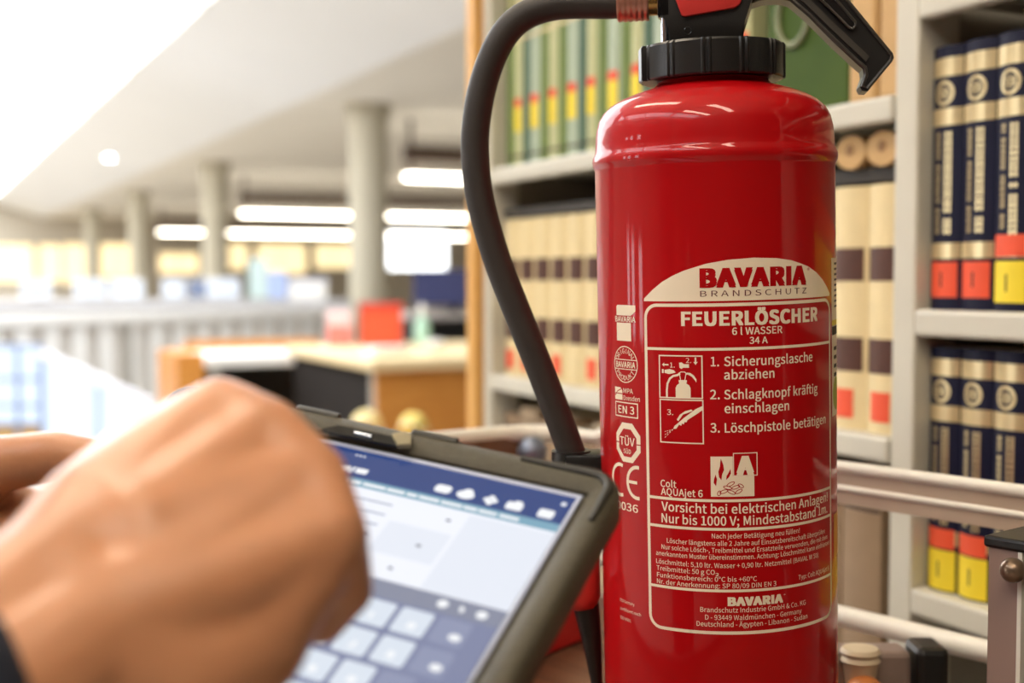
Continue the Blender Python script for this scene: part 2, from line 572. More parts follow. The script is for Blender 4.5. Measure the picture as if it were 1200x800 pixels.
blue_o = book_meshes('blue_o', BT, BH, 0.17, 0.006, M_BLUEB, blue_decos(
    [('orange_sticker', 0.012, 0.046, 0.86, M_ORANGE), ('sticker_print', 0.022, 0.036, 0.06, M_INK)]))
blue_oy = book_meshes('blue_oy', BT, BH, 0.17, 0.006, M_BLUEB, blue_decos(
    [('orange_sticker', 0.050, 0.070, 0.92, M_ORANGE), ('yellow_sticker', 0.008, 0.046, 0.92, M_YELLOW), ('sticker_print', 0.018, 0.034, 0.06, M_INK)]))
for i in range(11):
    y = 0.9400 - i * 0.0405
    p = blue_o if i < 2 else blue_oy
    lab = ['dark blue gold-banded volume with orange sticker, nearest the steel upright on the upper shelf',
           'dark blue gold-banded volume with orange sticker, second from the upright on the upper shelf',
           'dark blue gold-banded volume with two stickers, third from the upright on the upper shelf'][i] if i < 3 else \
        'dark blue gold-banded volume with two stickers, %s from the upright on the upper shelf' % ORD[i]
    put_book('blue_book', p, (FX + 0.014, y, 1.2205), lab, 'book', 'dark blue volumes on the upper shelf', rotz=R(0.6 if i == 1 else 0))
BH = 0.238
blue_ry = book_meshes('blue_ry', BT, BH, 0.17, 0.006, M_BLUEB, blue_decos(
    [('orange_sticker', 0.0425, 0.062, 0.86, M_ORANGE), ('yellow_sticker', 0.002, 0.0410, 0.92, M_YELLOW), ('sticker_print', 0.014, 0.030, 0.06, M_INK)]))
for i in range(11):
    y = 0.9400 - i * 0.0405
    put_book('blue_book', blue_ry, (FX + 0.016, y, 0.946),
             'dark blue volume with orange over yellow sticker, %s from the upright on the lower shelf' % ORD[i], 'book',
             'dark blue volumes on the lower shelf')

# cream law volumes
CT, CH = 0.0555, 0.258
cream = book_meshes('cream', CT, CH, 0.18, 0.009, M_CREAMB,
                    [('maroon_label', 0.158, 0.193, 0.86, M_MAROON), ('maroon_label', 0.062, 0.098, 0.86, M_MAROON),
                     ('gold_title', 0.171, 0.180, 0.55, M_GOLD), ('gold_title', 0.076, 0.084, 0.5, M_GOLD),
                     ('orange_sticker', 0.012, 0.043, 0.52, M_ORANGE)])
for i in range(17):
    y = 1.930 - i * 0.0562
    put_book('cream_book', cream, (FX + 0.022, y, 1.090),
             'cream bound volume with two maroon title labels, %s from the wooden end panel' % ORD[i], 'book', 'cream volumes on the middle shelf',
             skip=('orange_sticker',) if i in (4, 9) else ())

# green volumes above
M_G1 = mat('olive_green_cloth', (104, 124, 58), 0.6, noise=0.12, nscale=60)
M_G2 = mat('sage_green_cloth', (190, 192, 146), 0.6, noise=0.08, nscale=60)
M_G3 = mat('teal_green_cloth', (70, 100, 80), 0.6, noise=0.12, nscale=60)
M_G4 = mat('pale_blue_green_cloth', (172, 186, 164), 0.6, noise=0.08, nscale=60)
green_kinds = []
for gi, (gm, gn) in enumerate(((M_G1, 'olive green'), (M_G2, 'pale sage'), (M_G3, 'teal green'), (M_G4, 'pale blue-green'))):
    gt = (0.030, 0.030, 0.026, 0.034)[gi]
    decos = [('gold_band', 0.268, 0.274, 0.96, M_GOLD), ('gold_band', 0.205, 0.211, 0.96, M_GOLD), ('dark_band', 0.016, 0.02, 0.96, M_INK)]
    if gi in (1, 3):
        decos += [('red_sticker', 0.098, 0.112, 0.8, M_ORANGE), ('yellow_sticker', 0.058, 0.0985, 0.8, M_YELLOW)]
    green_kinds.append((book_meshes('green%d' % gi, gt, 0.29, 0.18, 0.006, gm, decos), gt, gn, gi))
y = 1.958
seq = [0, 1, 2, 3, 0, 1, 0, 3, 2, 1, 0, 3, 0, 1, 2, 3, 0, 1, 2, 3, 0, 1]
cnt = [0, 0, 0, 0]
for g in seq:
    parts, gt, gn, gi = green_kinds[g]
    if y - gt < 1.262:
        break
    put_book('green_book', parts, (FX + 0.024, y - gt / 2, 1.4335),
             '%s volume%s, %s such from the wooden end panel' % (gn, ' with yellow sticker' if gi in (1, 3) else ' without sticker', ORD[cnt[g]]),
             'book', 'green volumes on the high shelf')
    cnt[g] += 1
    y -= gt + 0.001

# green ring binder and two tan slipcases
t = thing('ring_binder', 'broad dark green binder behind the extinguisher handle', 'binder', (FX + 0.022, 1.168, 1.4335))
bm = bmesh.new()
add_box(bm, (0.14, 0, 0.16), (0.28, 0.145, 0.32), bevel=0.004)
obj('cover', bm, mat('green_binder', (68, 88, 32), 0.7, rgb2=(56, 78, 26), nscale=9, spec=0.2), t)
bm = bmesh.new()
pts = [(-0.002, 0.020 + 0.028 * math.cos(2 * math.pi * k / 20), 0.115 + 0.034 * math.sin(2 * math.pi * k / 20)) for k in range(20)]
add_tube(bm, pts, 0.004, 8, closed=True)  # added ring standing in for a curved reflection on the binder
obj('reflection_ring', bm, mat('dull_reflection', (128, 132, 100), 0.5, metal=0.3, noise=0.1), t, 40)
M_TAN = mat('tan_slipcase', (196, 158, 104), 0.65, noise=0.08, nscale=30)
for i, (y0, y1, lab) in enumerate(((1.048, 1.092, 'tan slipcase beside the green binder'), (0.999, 1.045, 'tan slipcase against the steel upright'))):
    t = thing('slipcase', lab, 'slipcase', (FX + 0.018, (y0 + y1) / 2, 1.4335), group='tan slipcases on the high shelf')
    bm = bmesh.new()
    add_box(bm, (0.12, 0, 0.155), (0.24, y1 - y0 - 0.002, 0.31), bevel=0.006)
    obj('case', bm, M_TAN, t)
    obj('spine_label', boxes(((-0.0006, 0, 0.22), (0.001, (y1 - y0) * 0.6, 0.05))), M_CREAMB, t)

# tan rolls lying on top of the cream books
for i, (yy, lab) in enumerate(((1.030, 'tan paper roll lying on the cream books, nearest the upright'), (1.079, 'tan paper roll lying on the cream books beside the extinguisher'))):
    t = thing('paper_roll', lab, 'paper roll', (FX + 0.012, yy, 1.366), group='tan rolls on the cream books')
    bm = bmesh.new()
    add_tube(bm, [(0, 0, 0.020), (0.16, 0, 0.020)], 0.020, 20)
    bmesh.ops.scale(bm, vec=(1, 1.18, 0.9), verts=bm.verts[:])
    obj('roll', bm, M_TAN, t, 40)
    bm = bmesh.new()
    add_tube(bm, [(-0.001, 0, 0.020), (0.004, 0, 0.020)], 0.006, 12)
    obj('core', bm, mat('roll_core', (150, 112, 70), 0.7, noise=0.1), t, 40)

# brown archive binders on the low shelf
M_TAUPE = mat('taupe_binder', (146, 120, 92), 0.65, noise=0.1, nscale=30)
M_TAUPE2 = mat('light_taupe_binder', (176, 152, 122), 0.65, noise=0.1, nscale=30)
ta = book_meshes('taupe', 0.060, 0.27, 0.2, 0.004, M_TAUPE, [('dark_band', 0.250, 0.254, 0.96, M_INK)])
tb = book_meshes('taupe2', 0.060, 0.285, 0.2, 0.004, M_TAUPE2, [('dark_band', 0.262, 0.266, 0.96, M_INK)])
for i in range(15):
    put_book('archive_binder', (ta, tb)[i % 2 if i < 12 else 0], (FX + 0.02, 1.930 - i * 0.062, 0.755),
             '%s archive binder on the low shelf, %s from the wooden end panel' % (('brown', 'light brown')[i % 2 if i < 12 else 0], ORD[i]), 'binder',
             'archive binders on the low shelf')

# ------------------------------------------------------------------ furniture of the hall
# orange wooden service desk
t = thing('service_desk', 'orange wooden service desk left of the bookcase', 'desk', (2.75, 6.85, 0))
obj('front_panel', boxes(span(-0.62, 0.62, -0.76, -0.73, 0.02, 0.79)), M_DESKWOOD, t)
for s in (-0.62, 0.60):  # near-black sides painted in for the shade inside an open desk
    obj('shade_panel', boxes(span(s, s + 0.03, -0.66, 0.75, 0.0, 0.79)), mat('open_desk_shade', (30, 24, 20), 0.8, noise=0.1, spec=0.15), t)
obj('worktop', boxes(span(-0.66, 0.66, -0.80, 0.78, 0.79, 0.85), bevel=0.01), mat('pale_worktop', (226, 202, 156), 0.45, noise=0.05, nscale=5), t)
for s in (-0.62, 0.59):
    obj('corner_leg', boxes(span(s, s + 0.03, -0.73, -0.66, 0.0, 0.79)), M_STEELGR, t)
obj('drawer_front', boxes(span(-0.60, 0.60, 0.74, 0.76, 0.55, 0.78)), M_DESKWOOD, t)

# red crate on it
t = thing('crate', 'orange-red plastic crate on the service desk', 'crate', (2.62, 7.40, 0.85), R(-20))
bm = bmesh.new()
for c, s in ((span(-0.125, 0.125, -0.09, -0.082, 0, 0.24)), (span(-0.125, 0.125, 0.082, 0.09, 0, 0.24)), (span(-0.125, -0.117, -0.09, 0.09, 0, 0.24)),
             (span(0.117, 0.125, -0.09, 0.09, 0, 0.24)), (span(-0.125, 0.125, -0.09, 0.09, 0, 0.01))):
    add_box(bm, c, s)
M_CRATE = mat('orange_red_plastic', (232, 84, 48), 0.5, noise=0.05)
obj('body', bm, M_CRATE, t)
bm = bmesh.new()
for c, s in ((span(-0.135, 0.135, -0.10, -0.09, 0.225, 0.255)), (span(-0.135, 0.135, 0.09, 0.10, 0.225, 0.255)),
             (span(-0.135, -0.125, -0.10, 0.10, 0.225, 0.255)), (span(0.125, 0.135, -0.10, 0.10, 0.225, 0.255))):
    add_box(bm, c, s)
obj('rim', bm, mat('dark_red_plastic', (200, 60, 52), 0.5, noise=0.05), t)

# pink box, bottle and papers on the desk
t = thing('storage_box', 'pink and white box left of the orange-red crate', 'box', (2.37, 7.45, 0.85), R(-15))
obj('body', boxes(((0, 0, 0.06), (0.14, 0.12, 0.12)), bevel=0.004), mat('pink_card', (232, 128, 118), 0.6, noise=0.05), t)
obj('lid', boxes(((0, 0, 0.165), (0.146, 0.126, 0.09)), bevel=0.004), mat('pale_pink_card', (238, 204, 206), 0.6, noise=0.05), t)
t = thing('spray_bottle', 'pale green bottle right of the orange-red crate', 'bottle', (2.83, 7.25, 0.85))
bm = bmesh.new()
add_lathe(bm, [(0, 0), (0.045, 0), (0.048, 0.02), (0.048, 0.13), (0.018, 0.17), (0.018, 0.19), (0, 0.19)], 20)
obj('body', bm, mat('pale_green_plastic', (176, 214, 192), 0.4, noise=0.05), t, 40)
bm = bmesh.new()
add_lathe(bm, [(0, 0.19), (0.02, 0.19), (0.02, 0.23), (0.012, 0.25), (0, 0.25)], 16)
obj('cap', bm, M_WHITE, t, 40)
t = thing('paper_ball', 'crumpled white paper on the service desk below the bottle', 'paper', (2.66, 6.62, 0.85))
bm = bmesh.new()
add_ball(bm, (0, 0, 0.035), 0.045, 2, (1.3, 1, 0.7))
rnd = random.Random(4)
for v in bm.verts:
    v.co *= rnd.uniform(0.85, 1.1)
    v.co.z = max(v.co.z, 0)
obj('sheet', bm, M_WHITE, t)
t = thing('paper_stack', 'white paper stack on the front left of the desk', 'paper', (2.32, 6.5, 0.85), R(10))
for k in range(3):
    obj('sheet', boxes(((0.004 * k, -0.003 * k, 0.008 + 0.012 * k), (0.21, 0.15, 0.011))), M_WHITE, t)

# navy screens on a grey desk behind
t = thing('grey_desk', 'grey desk under the navy screen', 'desk', (3.95, 9.0, 0))
obj('worktop', boxes(span(-0.7, 0.7, -0.4, 0.4, 0.96, 1.0)), mat('grey_laminate', (176, 168, 162), 0.5, noise=0.05), t)
obj('modesty_panel', boxes(span(-0.66, 0.66, -0.36, -0.34, 0.55, 0.96)), M_BLACKPL, t)
for s in (-0.66, 0.62):
    obj('leg', boxes(span(s, s + 0.04, -0.36, 0.36, 0, 0.96)), M_BLACKPL, t)
t = thing('monitor', 'large navy blue screen right of the orange-red crate', 'monitor', (3.72, 8.86, 1.0), R(-22))
M_NAVYSCR = mat('navy_screen_back', (44, 50, 92), 0.5, noise=0.1)
obj('panel', boxes(((0.0, 0, 0.19), (0.62, 0.03, 0.27)), bevel=0.006), M_NAVYSCR, t)
obj('stand', boxes(((0.0, 0.02, 0.04), (0.06, 0.03, 0.08)), ((0, 0.02, 0.005), (0.22, 0.16, 0.01))), M_BLACKPL, t)

# white trolley table left of the desk
t = thing('side_table', 'long white table with open dark space below, left of the desk', 'table', (2.08, 8.06, 0))
obj('tabletop', boxes(span(-0.46, 0.47, -0.34, 0.36, 0.72, 0.79), bevel=0.01), M_WHITE, t)
obj('back_board', boxes(span(-0.45, 0.45, 0.33, 0.36, 0.79, 0.85)), M_DESKWOOD, t)
obj('end_board', boxes(span(-0.62, -0.46, -0.30, 0.36, 0.0, 0.80)), M_DESKWOOD, t)
for sx in (-0.40, 0.30):
    for sy in (-0.32, 0.30):
        obj('leg', boxes(span(sx - 0.02, sx + 0.02, sy - 0.02, sy + 0.02, 0, 0.72)), M_STEELGR, t)
obj('lower_shelf', boxes(span(-0.42, 0.42, -0.33, 0.33, 0.18, 0.21)), M_DARKPAN, t)
obj('rear_panel', boxes(span(-0.42, 0.42, 0.30, 0.32, 0.21, 0.72)), M_DARKPAN, t)
for i, (dx, r, lab) in enumerate(((-0.30, 0.11, 'grey cable reel under the white table, left'), (-0.02, 0.12, 'grey cable reel under the white table, middle'), (0.22, 0.08, 'small grey reel under the white table, right'))):
    w = thing('cable_reel', lab, 'reel', (2.08 + dx, 7.97, 0.21 + r), group='reels under the white table')
    bm = bmesh.new()
    add_tube(bm, [(0, -0.10, 0), (0, 0.10, 0)], r * 0.7, 20)
    obj('winding', bm, M_BLACKPL, w, 40)
    for s in (-0.11, 0.09):
        bm = bmesh.new()
        add_tube(bm, [(0, s, 0), (0, s + 0.02, 0)], r, 24)
        obj('flange', bm, M_STEELGR, w, 40)

# yellow cloths peeking above the tablet
for i, (x, y, r, c, lab) in enumerate(((1.62, 4.75, 0.06, (236, 214, 150), 'pale yellow ball on the low stool behind the tablet'), (1.78, 4.66, 0.055, (228, 206, 110), 'yellow ball on the low stool behind the tablet'))):
    t = thing('soft_ball', lab, 'ball', (x, y, 0.62), group='yellow balls behind the tablet')
    bm = bmesh.new()
    add_ball(bm, (0, 0, r), r, 3)
    obj('shell', bm, mat('yellow_felt%d' % i, c, 0.8, noise=0.06), t, 60)
    bm = bmesh.new()
    add_tube(bm, [(r * 1.0 * math.cos(a), r * 1.0 * math.sin(a), r + 0.4 * r * math.sin(2 * a)) for a in [2 * math.pi * k / 24 for k in range(24)]], 0.004, 6, closed=True)
    obj('seam', bm, M_WHITE, t, 60)
t = thing('stool', 'low wooden stool hidden behind the tablet', 'stool', (1.70, 4.72, 0))
obj('seat', boxes(span(-0.2, 0.2, -0.16, 0.16, 0.59, 0.62), bevel=0.006), M_ENDWOOD, t)
for sx in (-0.17, 0.14):
    for sy in (-0.13, 0.10):
        obj('leg', boxes(span(sx, sx + 0.03, sy, sy + 0.03, 0, 0.59)), M_ENDWOOD, t)

# white railing with flat boards
A = Vector((-0.6, 9.35, 0))
B = Vector((3.75, 11.5, 0))
d = B - A
L = d.length
ang = math.atan2(d.y, d.x)
t = thing('railing', 'white railing with flat upright boards across the hall', 'railing', A, ang)
bm = boxes(span(0, L, -0.04, 0.04, 0.90, 1.0), bevel=0.01)
obj('handrail', bm, M_RAILW, t)
obj('bottom_rail', boxes(span(0, L, -0.03, 0.03, 0.06, 0.12)), M_RAILW, t)
board_me = mesh_of('board', boxes(span(-0.07, 0.07, -0.012, 0.012, 0.12, 0.91)), M_RAILW)
n = int(L / 0.235)
for k in range(n):
    link('board', board_me, t, (0.12 + k * 0.235, 0, 0))
for x in (0.02, L / 2, L - 0.02):
    obj('post', boxes(span(x - 0.025, x + 0.025, -0.03, 0.03, 0, 0.91)), M_STEELGR, t)
obj('backing_panel', boxes(span(0, L, 0.05, 0.06, 0.12, 0.9)), mat('grey_beige_panel', (214, 206, 194), 0.6, noise=0.03), t)

# glazed stair screen in front of the railing: bright panes under a slanting rail
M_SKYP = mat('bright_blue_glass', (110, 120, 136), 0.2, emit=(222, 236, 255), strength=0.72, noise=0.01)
t = thing('stair_screen', 'glazed stair enclosure with slanting white rail glowing with daylight', 'glass screen', (1.1, 8.84, 0), math.atan2(-0.292, 0.583))
bm = bmesh.new()
add_prism(bm, [(-0.31, 0.02), (0.40, 0.02), (0.40, 0.40), (-0.31, 0.72)], -0.01, 0.01, axis='y')
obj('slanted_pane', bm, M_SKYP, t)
bm = bmesh.new()
add_prism(bm, [(-0.34, 0.74), (-0.34, 0.79), (0.42, 0.445), (0.42, 0.395)], -0.03, 0.03, axis='y')
obj('slanted_rail', bm, mat('white_rail_paint', (226, 228, 238), 0.5, noise=0.02), t)
M_MULL = mat('blue_grey_bar', (120, 138, 172), 0.5, noise=0.05)
for (x0, x1) in ((-0.66, -0.50), (-0.47, -0.345), (-0.86, -0.69)):
    for (z0, z1) in ((0.60, 0.80), (0.42, 0.575), (0.30, 0.40)):
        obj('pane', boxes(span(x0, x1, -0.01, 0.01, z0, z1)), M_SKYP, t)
for x in (-0.675, -0.485, -0.33):
    obj('bar', boxes(span(x - 0.013, x + 0.013, -0.02, 0.02, 0.02, 0.82)), M_MULL, t)
for z in (0.59, 0.41, 0.29, 0.81):
    obj('bar', boxes(span(-0.88, -0.33, -0.018, 0.018, z - 0.011, z + 0.011)), M_MULL, t)
obj('lower_board', boxes(span(-0.88, -0.345, -0.012, 0.012, 0.02, 0.275)), mat('ochre_board', (186, 150, 90), 0.6, noise=0.2, nscale=9), t)
bm = bmesh.new()
add_tube(bm, [(0.05, -0.015, 0.02), (0.05, -0.015, 0.54)], 0.012, 8)
obj('bar', bm, M_MULL, t)

# long white reading desk with bright screens beyond the railing
t = thing('reading_desk', 'long white reading desk beyond the railing', 'desk', (2.6, 14.1, 0), R(-14))
obj('worktop', boxes(span(-2.4, 1.9, -0.5, 0.5, 0.96, 1.02)), M_DESKW, t)
obj('front_panel', boxes(span(-2.4, 1.9, -0.45, -0.42, 0.0, 0.96)), M_DESKW, t)
for s in (-2.3, 1.7):
    obj('leg', boxes(span(s, s + 0.05, -0.4, 0.45, 0, 0.96)), M_WHITE, t)
M_SCR = screen_mat('bright_screen', (232, 241, 255), 0.85)
M_SCRD = screen_mat('dim_blue_screen', (160, 178, 220), 0.45)


def monitor(x, y, w, h, m, label, rz=R(-25)):
    t = thing('monitor', label, 'monitor', (x, y, 1.02), rz, group='bright screens on the reading desk')
    obj('housing', boxes(((0, 0.012, 0.03 + h / 2), (w + 0.02, 0.02, h + 0.02))), M_WHITE, t)
    obj('screen', boxes(((0, 0.0, 0.03 + h / 2), (w, 0.006, h))), m, t)
    obj('foot', boxes(((0, 0.03, 0.006), (0.2, 0.14, 0.012)), ((0, 0.03, 0.03), (0.04, 0.03, 0.06))), M_STEELGR, t)


monitor(1.25, 14.45, 0.30, 0.18, M_SCR, 'bright screen on the reading desk, leftmost')
monitor(1.78, 14.32, 0.32, 0.19, M_SCR, 'bright screen on the reading desk, second from left')
monitor(2.15, 14.22, 0.34, 0.19, M_SCR, 'bright screen on the reading desk, third from left')
monitor(2.62, 14.1, 0.22, 0.19, M_SCR, 'narrow bright screen on the reading desk, fourth from left')
monitor(2.87, 14.05, 0.20, 0.19, M_SCRD, 'dim blue screen between the bright ones on the reading desk')
monitor(3.10, 13.97, 0.40, 0.20, M_SCR, 'widest and brightest screen on the reading desk')
t = thing('display_board', 'pale teal and blue display board standing on the reading desk', 'display board', (3.58, 13.84, 1.02), R(-22))
obj('teal_panel', boxes(((-0.09, 0, 0.24), (0.20, 0.02, 0.44))), mat('pale_teal_card', (190, 208, 204), 0.6, noise=0.04), t)
obj('blue_panel', boxes(((0.12, 0, 0.17), (0.20, 0.02, 0.30))), mat('pale_blue_card', (168, 184, 222), 0.6, noise=0.06), t)
obj('side_post', boxes(((-0.21, 0, 0.22), (0.03, 0.03, 0.44))), mat('dark_green_post', (70, 84, 74), 0.6, noise=0.05), t)
obj('foot', boxes(((0, 0, 0.01), (0.42, 0.14, 0.02))), M_STEELGR, t)
t = thing('carton', 'white carton at the right end of the reading desk', 'box', (4.02, 13.7, 1.02), R(-22))
obj('body', boxes(((0, 0, 0.10), (0.40, 0.28, 0.20)), bevel=0.004), M_WHITE, t)
obj('lid', boxes(((0, 0, 0.215), (0.41, 0.29, 0.03)), bevel=0.004), mat('pale_lilac_card', (222, 224, 240), 0.6, noise=0.03), t)

# ------------------------------------------------------------------ trolley
TZ = 0.92
cart = thing('trolley', 'workshop trolley with brown wooden top and cream tubular rails', 'trolley', (0.4691, 0.7577, 0), R(14.1))


def tpart(name, bm, m, smooth=0):
    o = obj(name, bm, m, None, smooth)
    o.parent = cart
    o.matrix_parent_inverse = Matrix.Translation((-0.45, -0.81, 0))
    return o


tpart('tabletop', boxes(span(0.20, 0.685, 0.40, 1.195, TZ - 0.022, TZ)), M_BROWNWOOD)
tpart('tray_frame', boxes(span(0.185, 0.20, 0.385, 1.21, TZ - 0.045, TZ + 0.012), span(0.685, 0.70, 0.385, 1.21, TZ - 0.045, TZ + 0.012),
                          span(0.20, 0.685, 0.385, 0.40, TZ - 0.045, TZ + 0.012), span(0.20, 0.685, 1.195, 1.21, TZ - 0.045, TZ + 0.012)), M_MAUVE)
tpart('lower_shelf', boxes(span(0.20, 0.685, 0.40, 1.195, 0.28, 0.30)), M_BROWNWOOD)
for x in (0.197, 0.693):
    for y in (0.40, 1.205):
        bm = bmesh.new()
        top = 1.088 if y > 1 else (0.978 if x > 0.5 else 0.93)
        add_tube(bm, [(x, y, 0.10), (x, y, top - (0.05 if y > 1 else 0.0))], 0.010, 12)
        tpart('post', bm, M_WHITEMET, 40)
        bm = bmesh.new()
        add_tube(bm, [(x, y - 0.014, 0.05), (x, y + 0.014, 0.05)], 0.05, 20)
        tpart('caster_wheel', bm, M_BLACKPL, 40)
        tpart('caster_fork', boxes(span(x - 0.02, x + 0.02, y - 0.020, y - 0.016, 0.04, 0.11), span(x - 0.02, x + 0.02, y + 0.016, y + 0.020, 0.04, 0.11)), M_STEELGR)
# upper rail: along the shelf side, round the far corner, along the far end
arc = [(0.693 - 0.07 + 0.07 * math.cos(a), 1.205 - 0.07 + 0.07 * math.sin(a), 1.091) for a in [math.pi / 2 * k / 8 for k in range(9)]]
arc2 = [(0.197 + 0.07 - 0.07 * math.sin(a), 1.205 - 0.07 + 0.07 * math.cos(a), 1.091) for a in [math.pi / 2 * k / 8 for k in range(9)]]
bm = bmesh.new()
add_tube(bm, [(0.693, 1.12, 1.091)] + arc + arc2 + [(0.197, 1.0, 1.091)], [0.0048] + [0.0055 + 0.0035 * min(k, 4) / 4 for k in range(19)], 14)
tpart('end_rail', bm, M_WHITEMET, 50)
bm = bmesh.new()
add_tube(bm, [(0.693, 0.52, 1.0945), (0.693, 1.125, 1.0945)], 0.0050, 14)
tpart('upper_rail', bm, M_WHITEMET, 50)
bm = bmesh.new()
add_tube(bm, [(0.692, 0.52, 1.0772), (0.692, 1.12, 1.0772)], 0.0030, 12)
tpart('lower_bar', bm, M_WHITEMET, 50)
tpart('rail_plate', boxes(span(0.691, 0.696, 0.52, 1.13, 1.064, 1.092)), mat('tan_grey_metal', (176, 156, 136), 0.45, noise=0.06))
bm = bmesh.new()
add_tube(bm, [(0.693, 0.40, 0.9695), (0.693, 1.19, 0.9695)], 0.0088, 14)
tpart('side_rail', bm, M_WHITEMET, 50)
tpart('end_board', boxes(span(0.215, 0.675, 1.196, 1.206, TZ, 1.088)), M_BROWNWOOD)
bm = bmesh.new()
add_ball(bm, (0.652, 1.180, 1.074), 0.0155, 3)
add_tube(bm, [(0.652, 1.18, 1.074), (0.652, 1.20, 1.074)], 0.006, 10)
tpart('steel_knob', bm, mat('blue_grey_metal', (120, 128, 146), 0.35, metal=0.5, noise=0.1), 60)

# metal case in the right foreground
t = thing('metal_case', 'mauve metal case with black lid and round knob at the right edge', 'metal case', (0.6668, 0.5066, TZ), R(14.1))
obj('body', boxes(span(-0.032, 0.033, -0.094, 0.094, 0, 0.163)), M_STEELGR, t)
bm = boxes(span(-0.036, -0.031, 0.074, 0.094, 0, 0.163), span(-0.036, -0.031, -0.094, -0.074, 0, 0.163),
           span(-0.036, -0.031, -0.074, 0.074, 0, 0.018))
obj('side_frame', bm, M_MAUVE, t)
obj('edge_strip', boxes(span(-0.0372, -0.031, 0.0715, 0.0742, 0, 0.163)), M_WHITEMET, t)
obj('recessed_panel', boxes(span(-0.0335, -0.031, -0.072, 0.070, 0.018, 0.163)), mat('dark_taupe_panel', (92, 80, 68), 0.5, noise=0.08), t)
obj('lid', boxes(span(-0.0385, 0.036, -0.097, 0.097, 0.163, 0.1705), bevel=0.002), M_BLACKPL, t)
bm = bmesh.new()
add_ball(bm, (-0.046, 0.0725, 0.1535), 0.0078, 3)
add_tube(bm, [(-0.046, 0.0725, 0.1535), (-0.030, 0.060, 0.1545)], 0.0045, 12)
knob = obj('knob', bm, mat('worn_bronze', (134, 112, 92), 0.28, metal=0.6, noise=0.15, nscale=90), t, 60)
bm = bmesh.new()
add_lathe(bm, [(0, 0), (0.011, 0), (0.011, 0.002), (0, 0.002)], 20)
bmesh.ops.rotate(bm, cent=(0, 0, 0), matrix=Matrix.Rotation(R(-90), 3, 'Y'), verts=bm.verts[:])
bmesh.ops.translate(bm, vec=(-0.0335, 0.062, 0.153), verts=bm.verts[:])
obj('washer', bm, M_STEELGR, knob, 40)

# hose fitting on the trolley behind the extinguisher
t = thing('hose_fitting', 'greyish metal hose fitting with orange cap on the trolley', 'fitting', (0.655, 0.749, TZ), R(-25.3))
M_FIT = mat('dull_mauve_alloy', (150, 130, 120), 0.4, metal=0.3, noise=0.15, nscale=60)
bm = bmesh.new()
add_box(bm, (-0.006, 0.0, 0.030), (0.066, 0.030, 0.044), bevel=0.004)
obj('body', bm, M_FIT, t)
obj('base', boxes(((0.0, 0.0, 0.004), (0.10, 0.04, 0.008)), bevel=0.002), M_STEELGR, t)
bm = bmesh.new()
add_lathe(bm, [(0, 0.022), (0.010, 0.022), (0.013, 0.044), (0.015, 0.047), (0.013, 0.050), (0.015, 0.053), (0.013, 0.056), (0, 0.057)], 24, (-0.012, -0.016, 0))
obj('ribbed_plug', bm, mat('cream_nylon', (206, 190, 160), 0.5, noise=0.08), t, 30)
bm = bmesh.new()
add_ball(bm, (-0.012, -0.030, 0.023), 0.016, 3)
obj('orange_cap', bm, mat('orange_cap', (196, 120, 62), 0.4, noise=0.08), t, 60)
bm = bmesh.new()
add_box(bm, (0.042, -0.002, 0.032), (0.024, 0.036, 0.048), bevel=0.005)
obj('clamp', bm, M_BLACKPL, t)

# red toolbox between tablet and extinguisher
t = thing('toolbox', 'bright red wedge shaped plastic box on the trolley behind the tablet', 'box', (0.46, 0.963, TZ), R(28.4))
M_TBOX = mat('red_box_plastic', (198, 14, 24), 0.35, noise=0.05)
bm = bmesh.new()
add_prism(bm, [(-0.16, 0.003), (0.122, 0.003), (0.084, 0.062), (-0.16, 0.085)], 0.0, 0.13, axis='y')
obj('body', bm, M_TBOX, t)
bm = bmesh.new()
add_prism(bm, [(-0.162, 0.086), (0.086, 0.0625), (0.083, 0.0675), (-0.162, 0.091)], -0.003, 0.133, axis='y')
obj('lid', bm, M_TBOX, t)
obj('base_strip', boxes(span(-0.158, 0.12, 0.002, 0.128, 0.0, 0.0035)), M_BLACKPL, t)

# ------------------------------------------------------------------ fire extinguisher
ext = thing('fire_extinguisher', 'red water fire extinguisher with printed label and black hose on the trolley', 'fire extinguisher')
ext.matrix_world = Matrix(((0.8248, 0.5644, -0.0345, 0.4971), (-0.5651, 0.8249, -0.0151, 0.7160), (0.0200, 0.0320, 0.9993, TZ), (0, 0, 0, 1)))
RAD = 0.078
mm = 0.001
bm = bmesh.new()
add_lathe(bm, [(r * mm * 0.975, z * mm) for r, z in [(0, 10), (60, 10), (72, 13), (78, 20), (80, 32), (80, 120), (80, 220), (80, 320), (80, 402.5), (80.4, 404), (81.4, 406), (81.8, 408.5), (81.5, 411),
                                             (80.4, 413.2), (79.7, 415), (79.5, 420), (78.8, 428), (77.2, 434.5), (74, 440), (69, 444.5), (62, 448.5), (53, 452), (44, 454.6), (39.5, 456.3),
                                             (37.3, 458.5), (36.6, 461), (36.6, 468), (0, 468)]], 128)
body = obj('cylinder', bm, M_RED, ext, 50)
bm = bmesh.new()
add_lathe(bm, [(r * mm * 0.975, z * mm) for r, z in [(0, 3.2), (74, 3.2), (79, 5), (80.5, 11), (80.5, 22), (78, 22), (78, 12), (0, 12)]], 96)
obj('foot_ring', bm, M_BLACKPL, ext, 40)

# screw cap with pairs of ribs
bm = bmesh.new()
seg = 144


def cap_r(deg, base):
    a = (deg + 8) % 30
    lug = abs(((deg + 90 + 75 + 180) % 360) - 180)
    r = base
    if a < 2.4 or 4.8 < a < 7.2:
        r += 1.1
    if lug < 9:
        r += 2.2
    return r


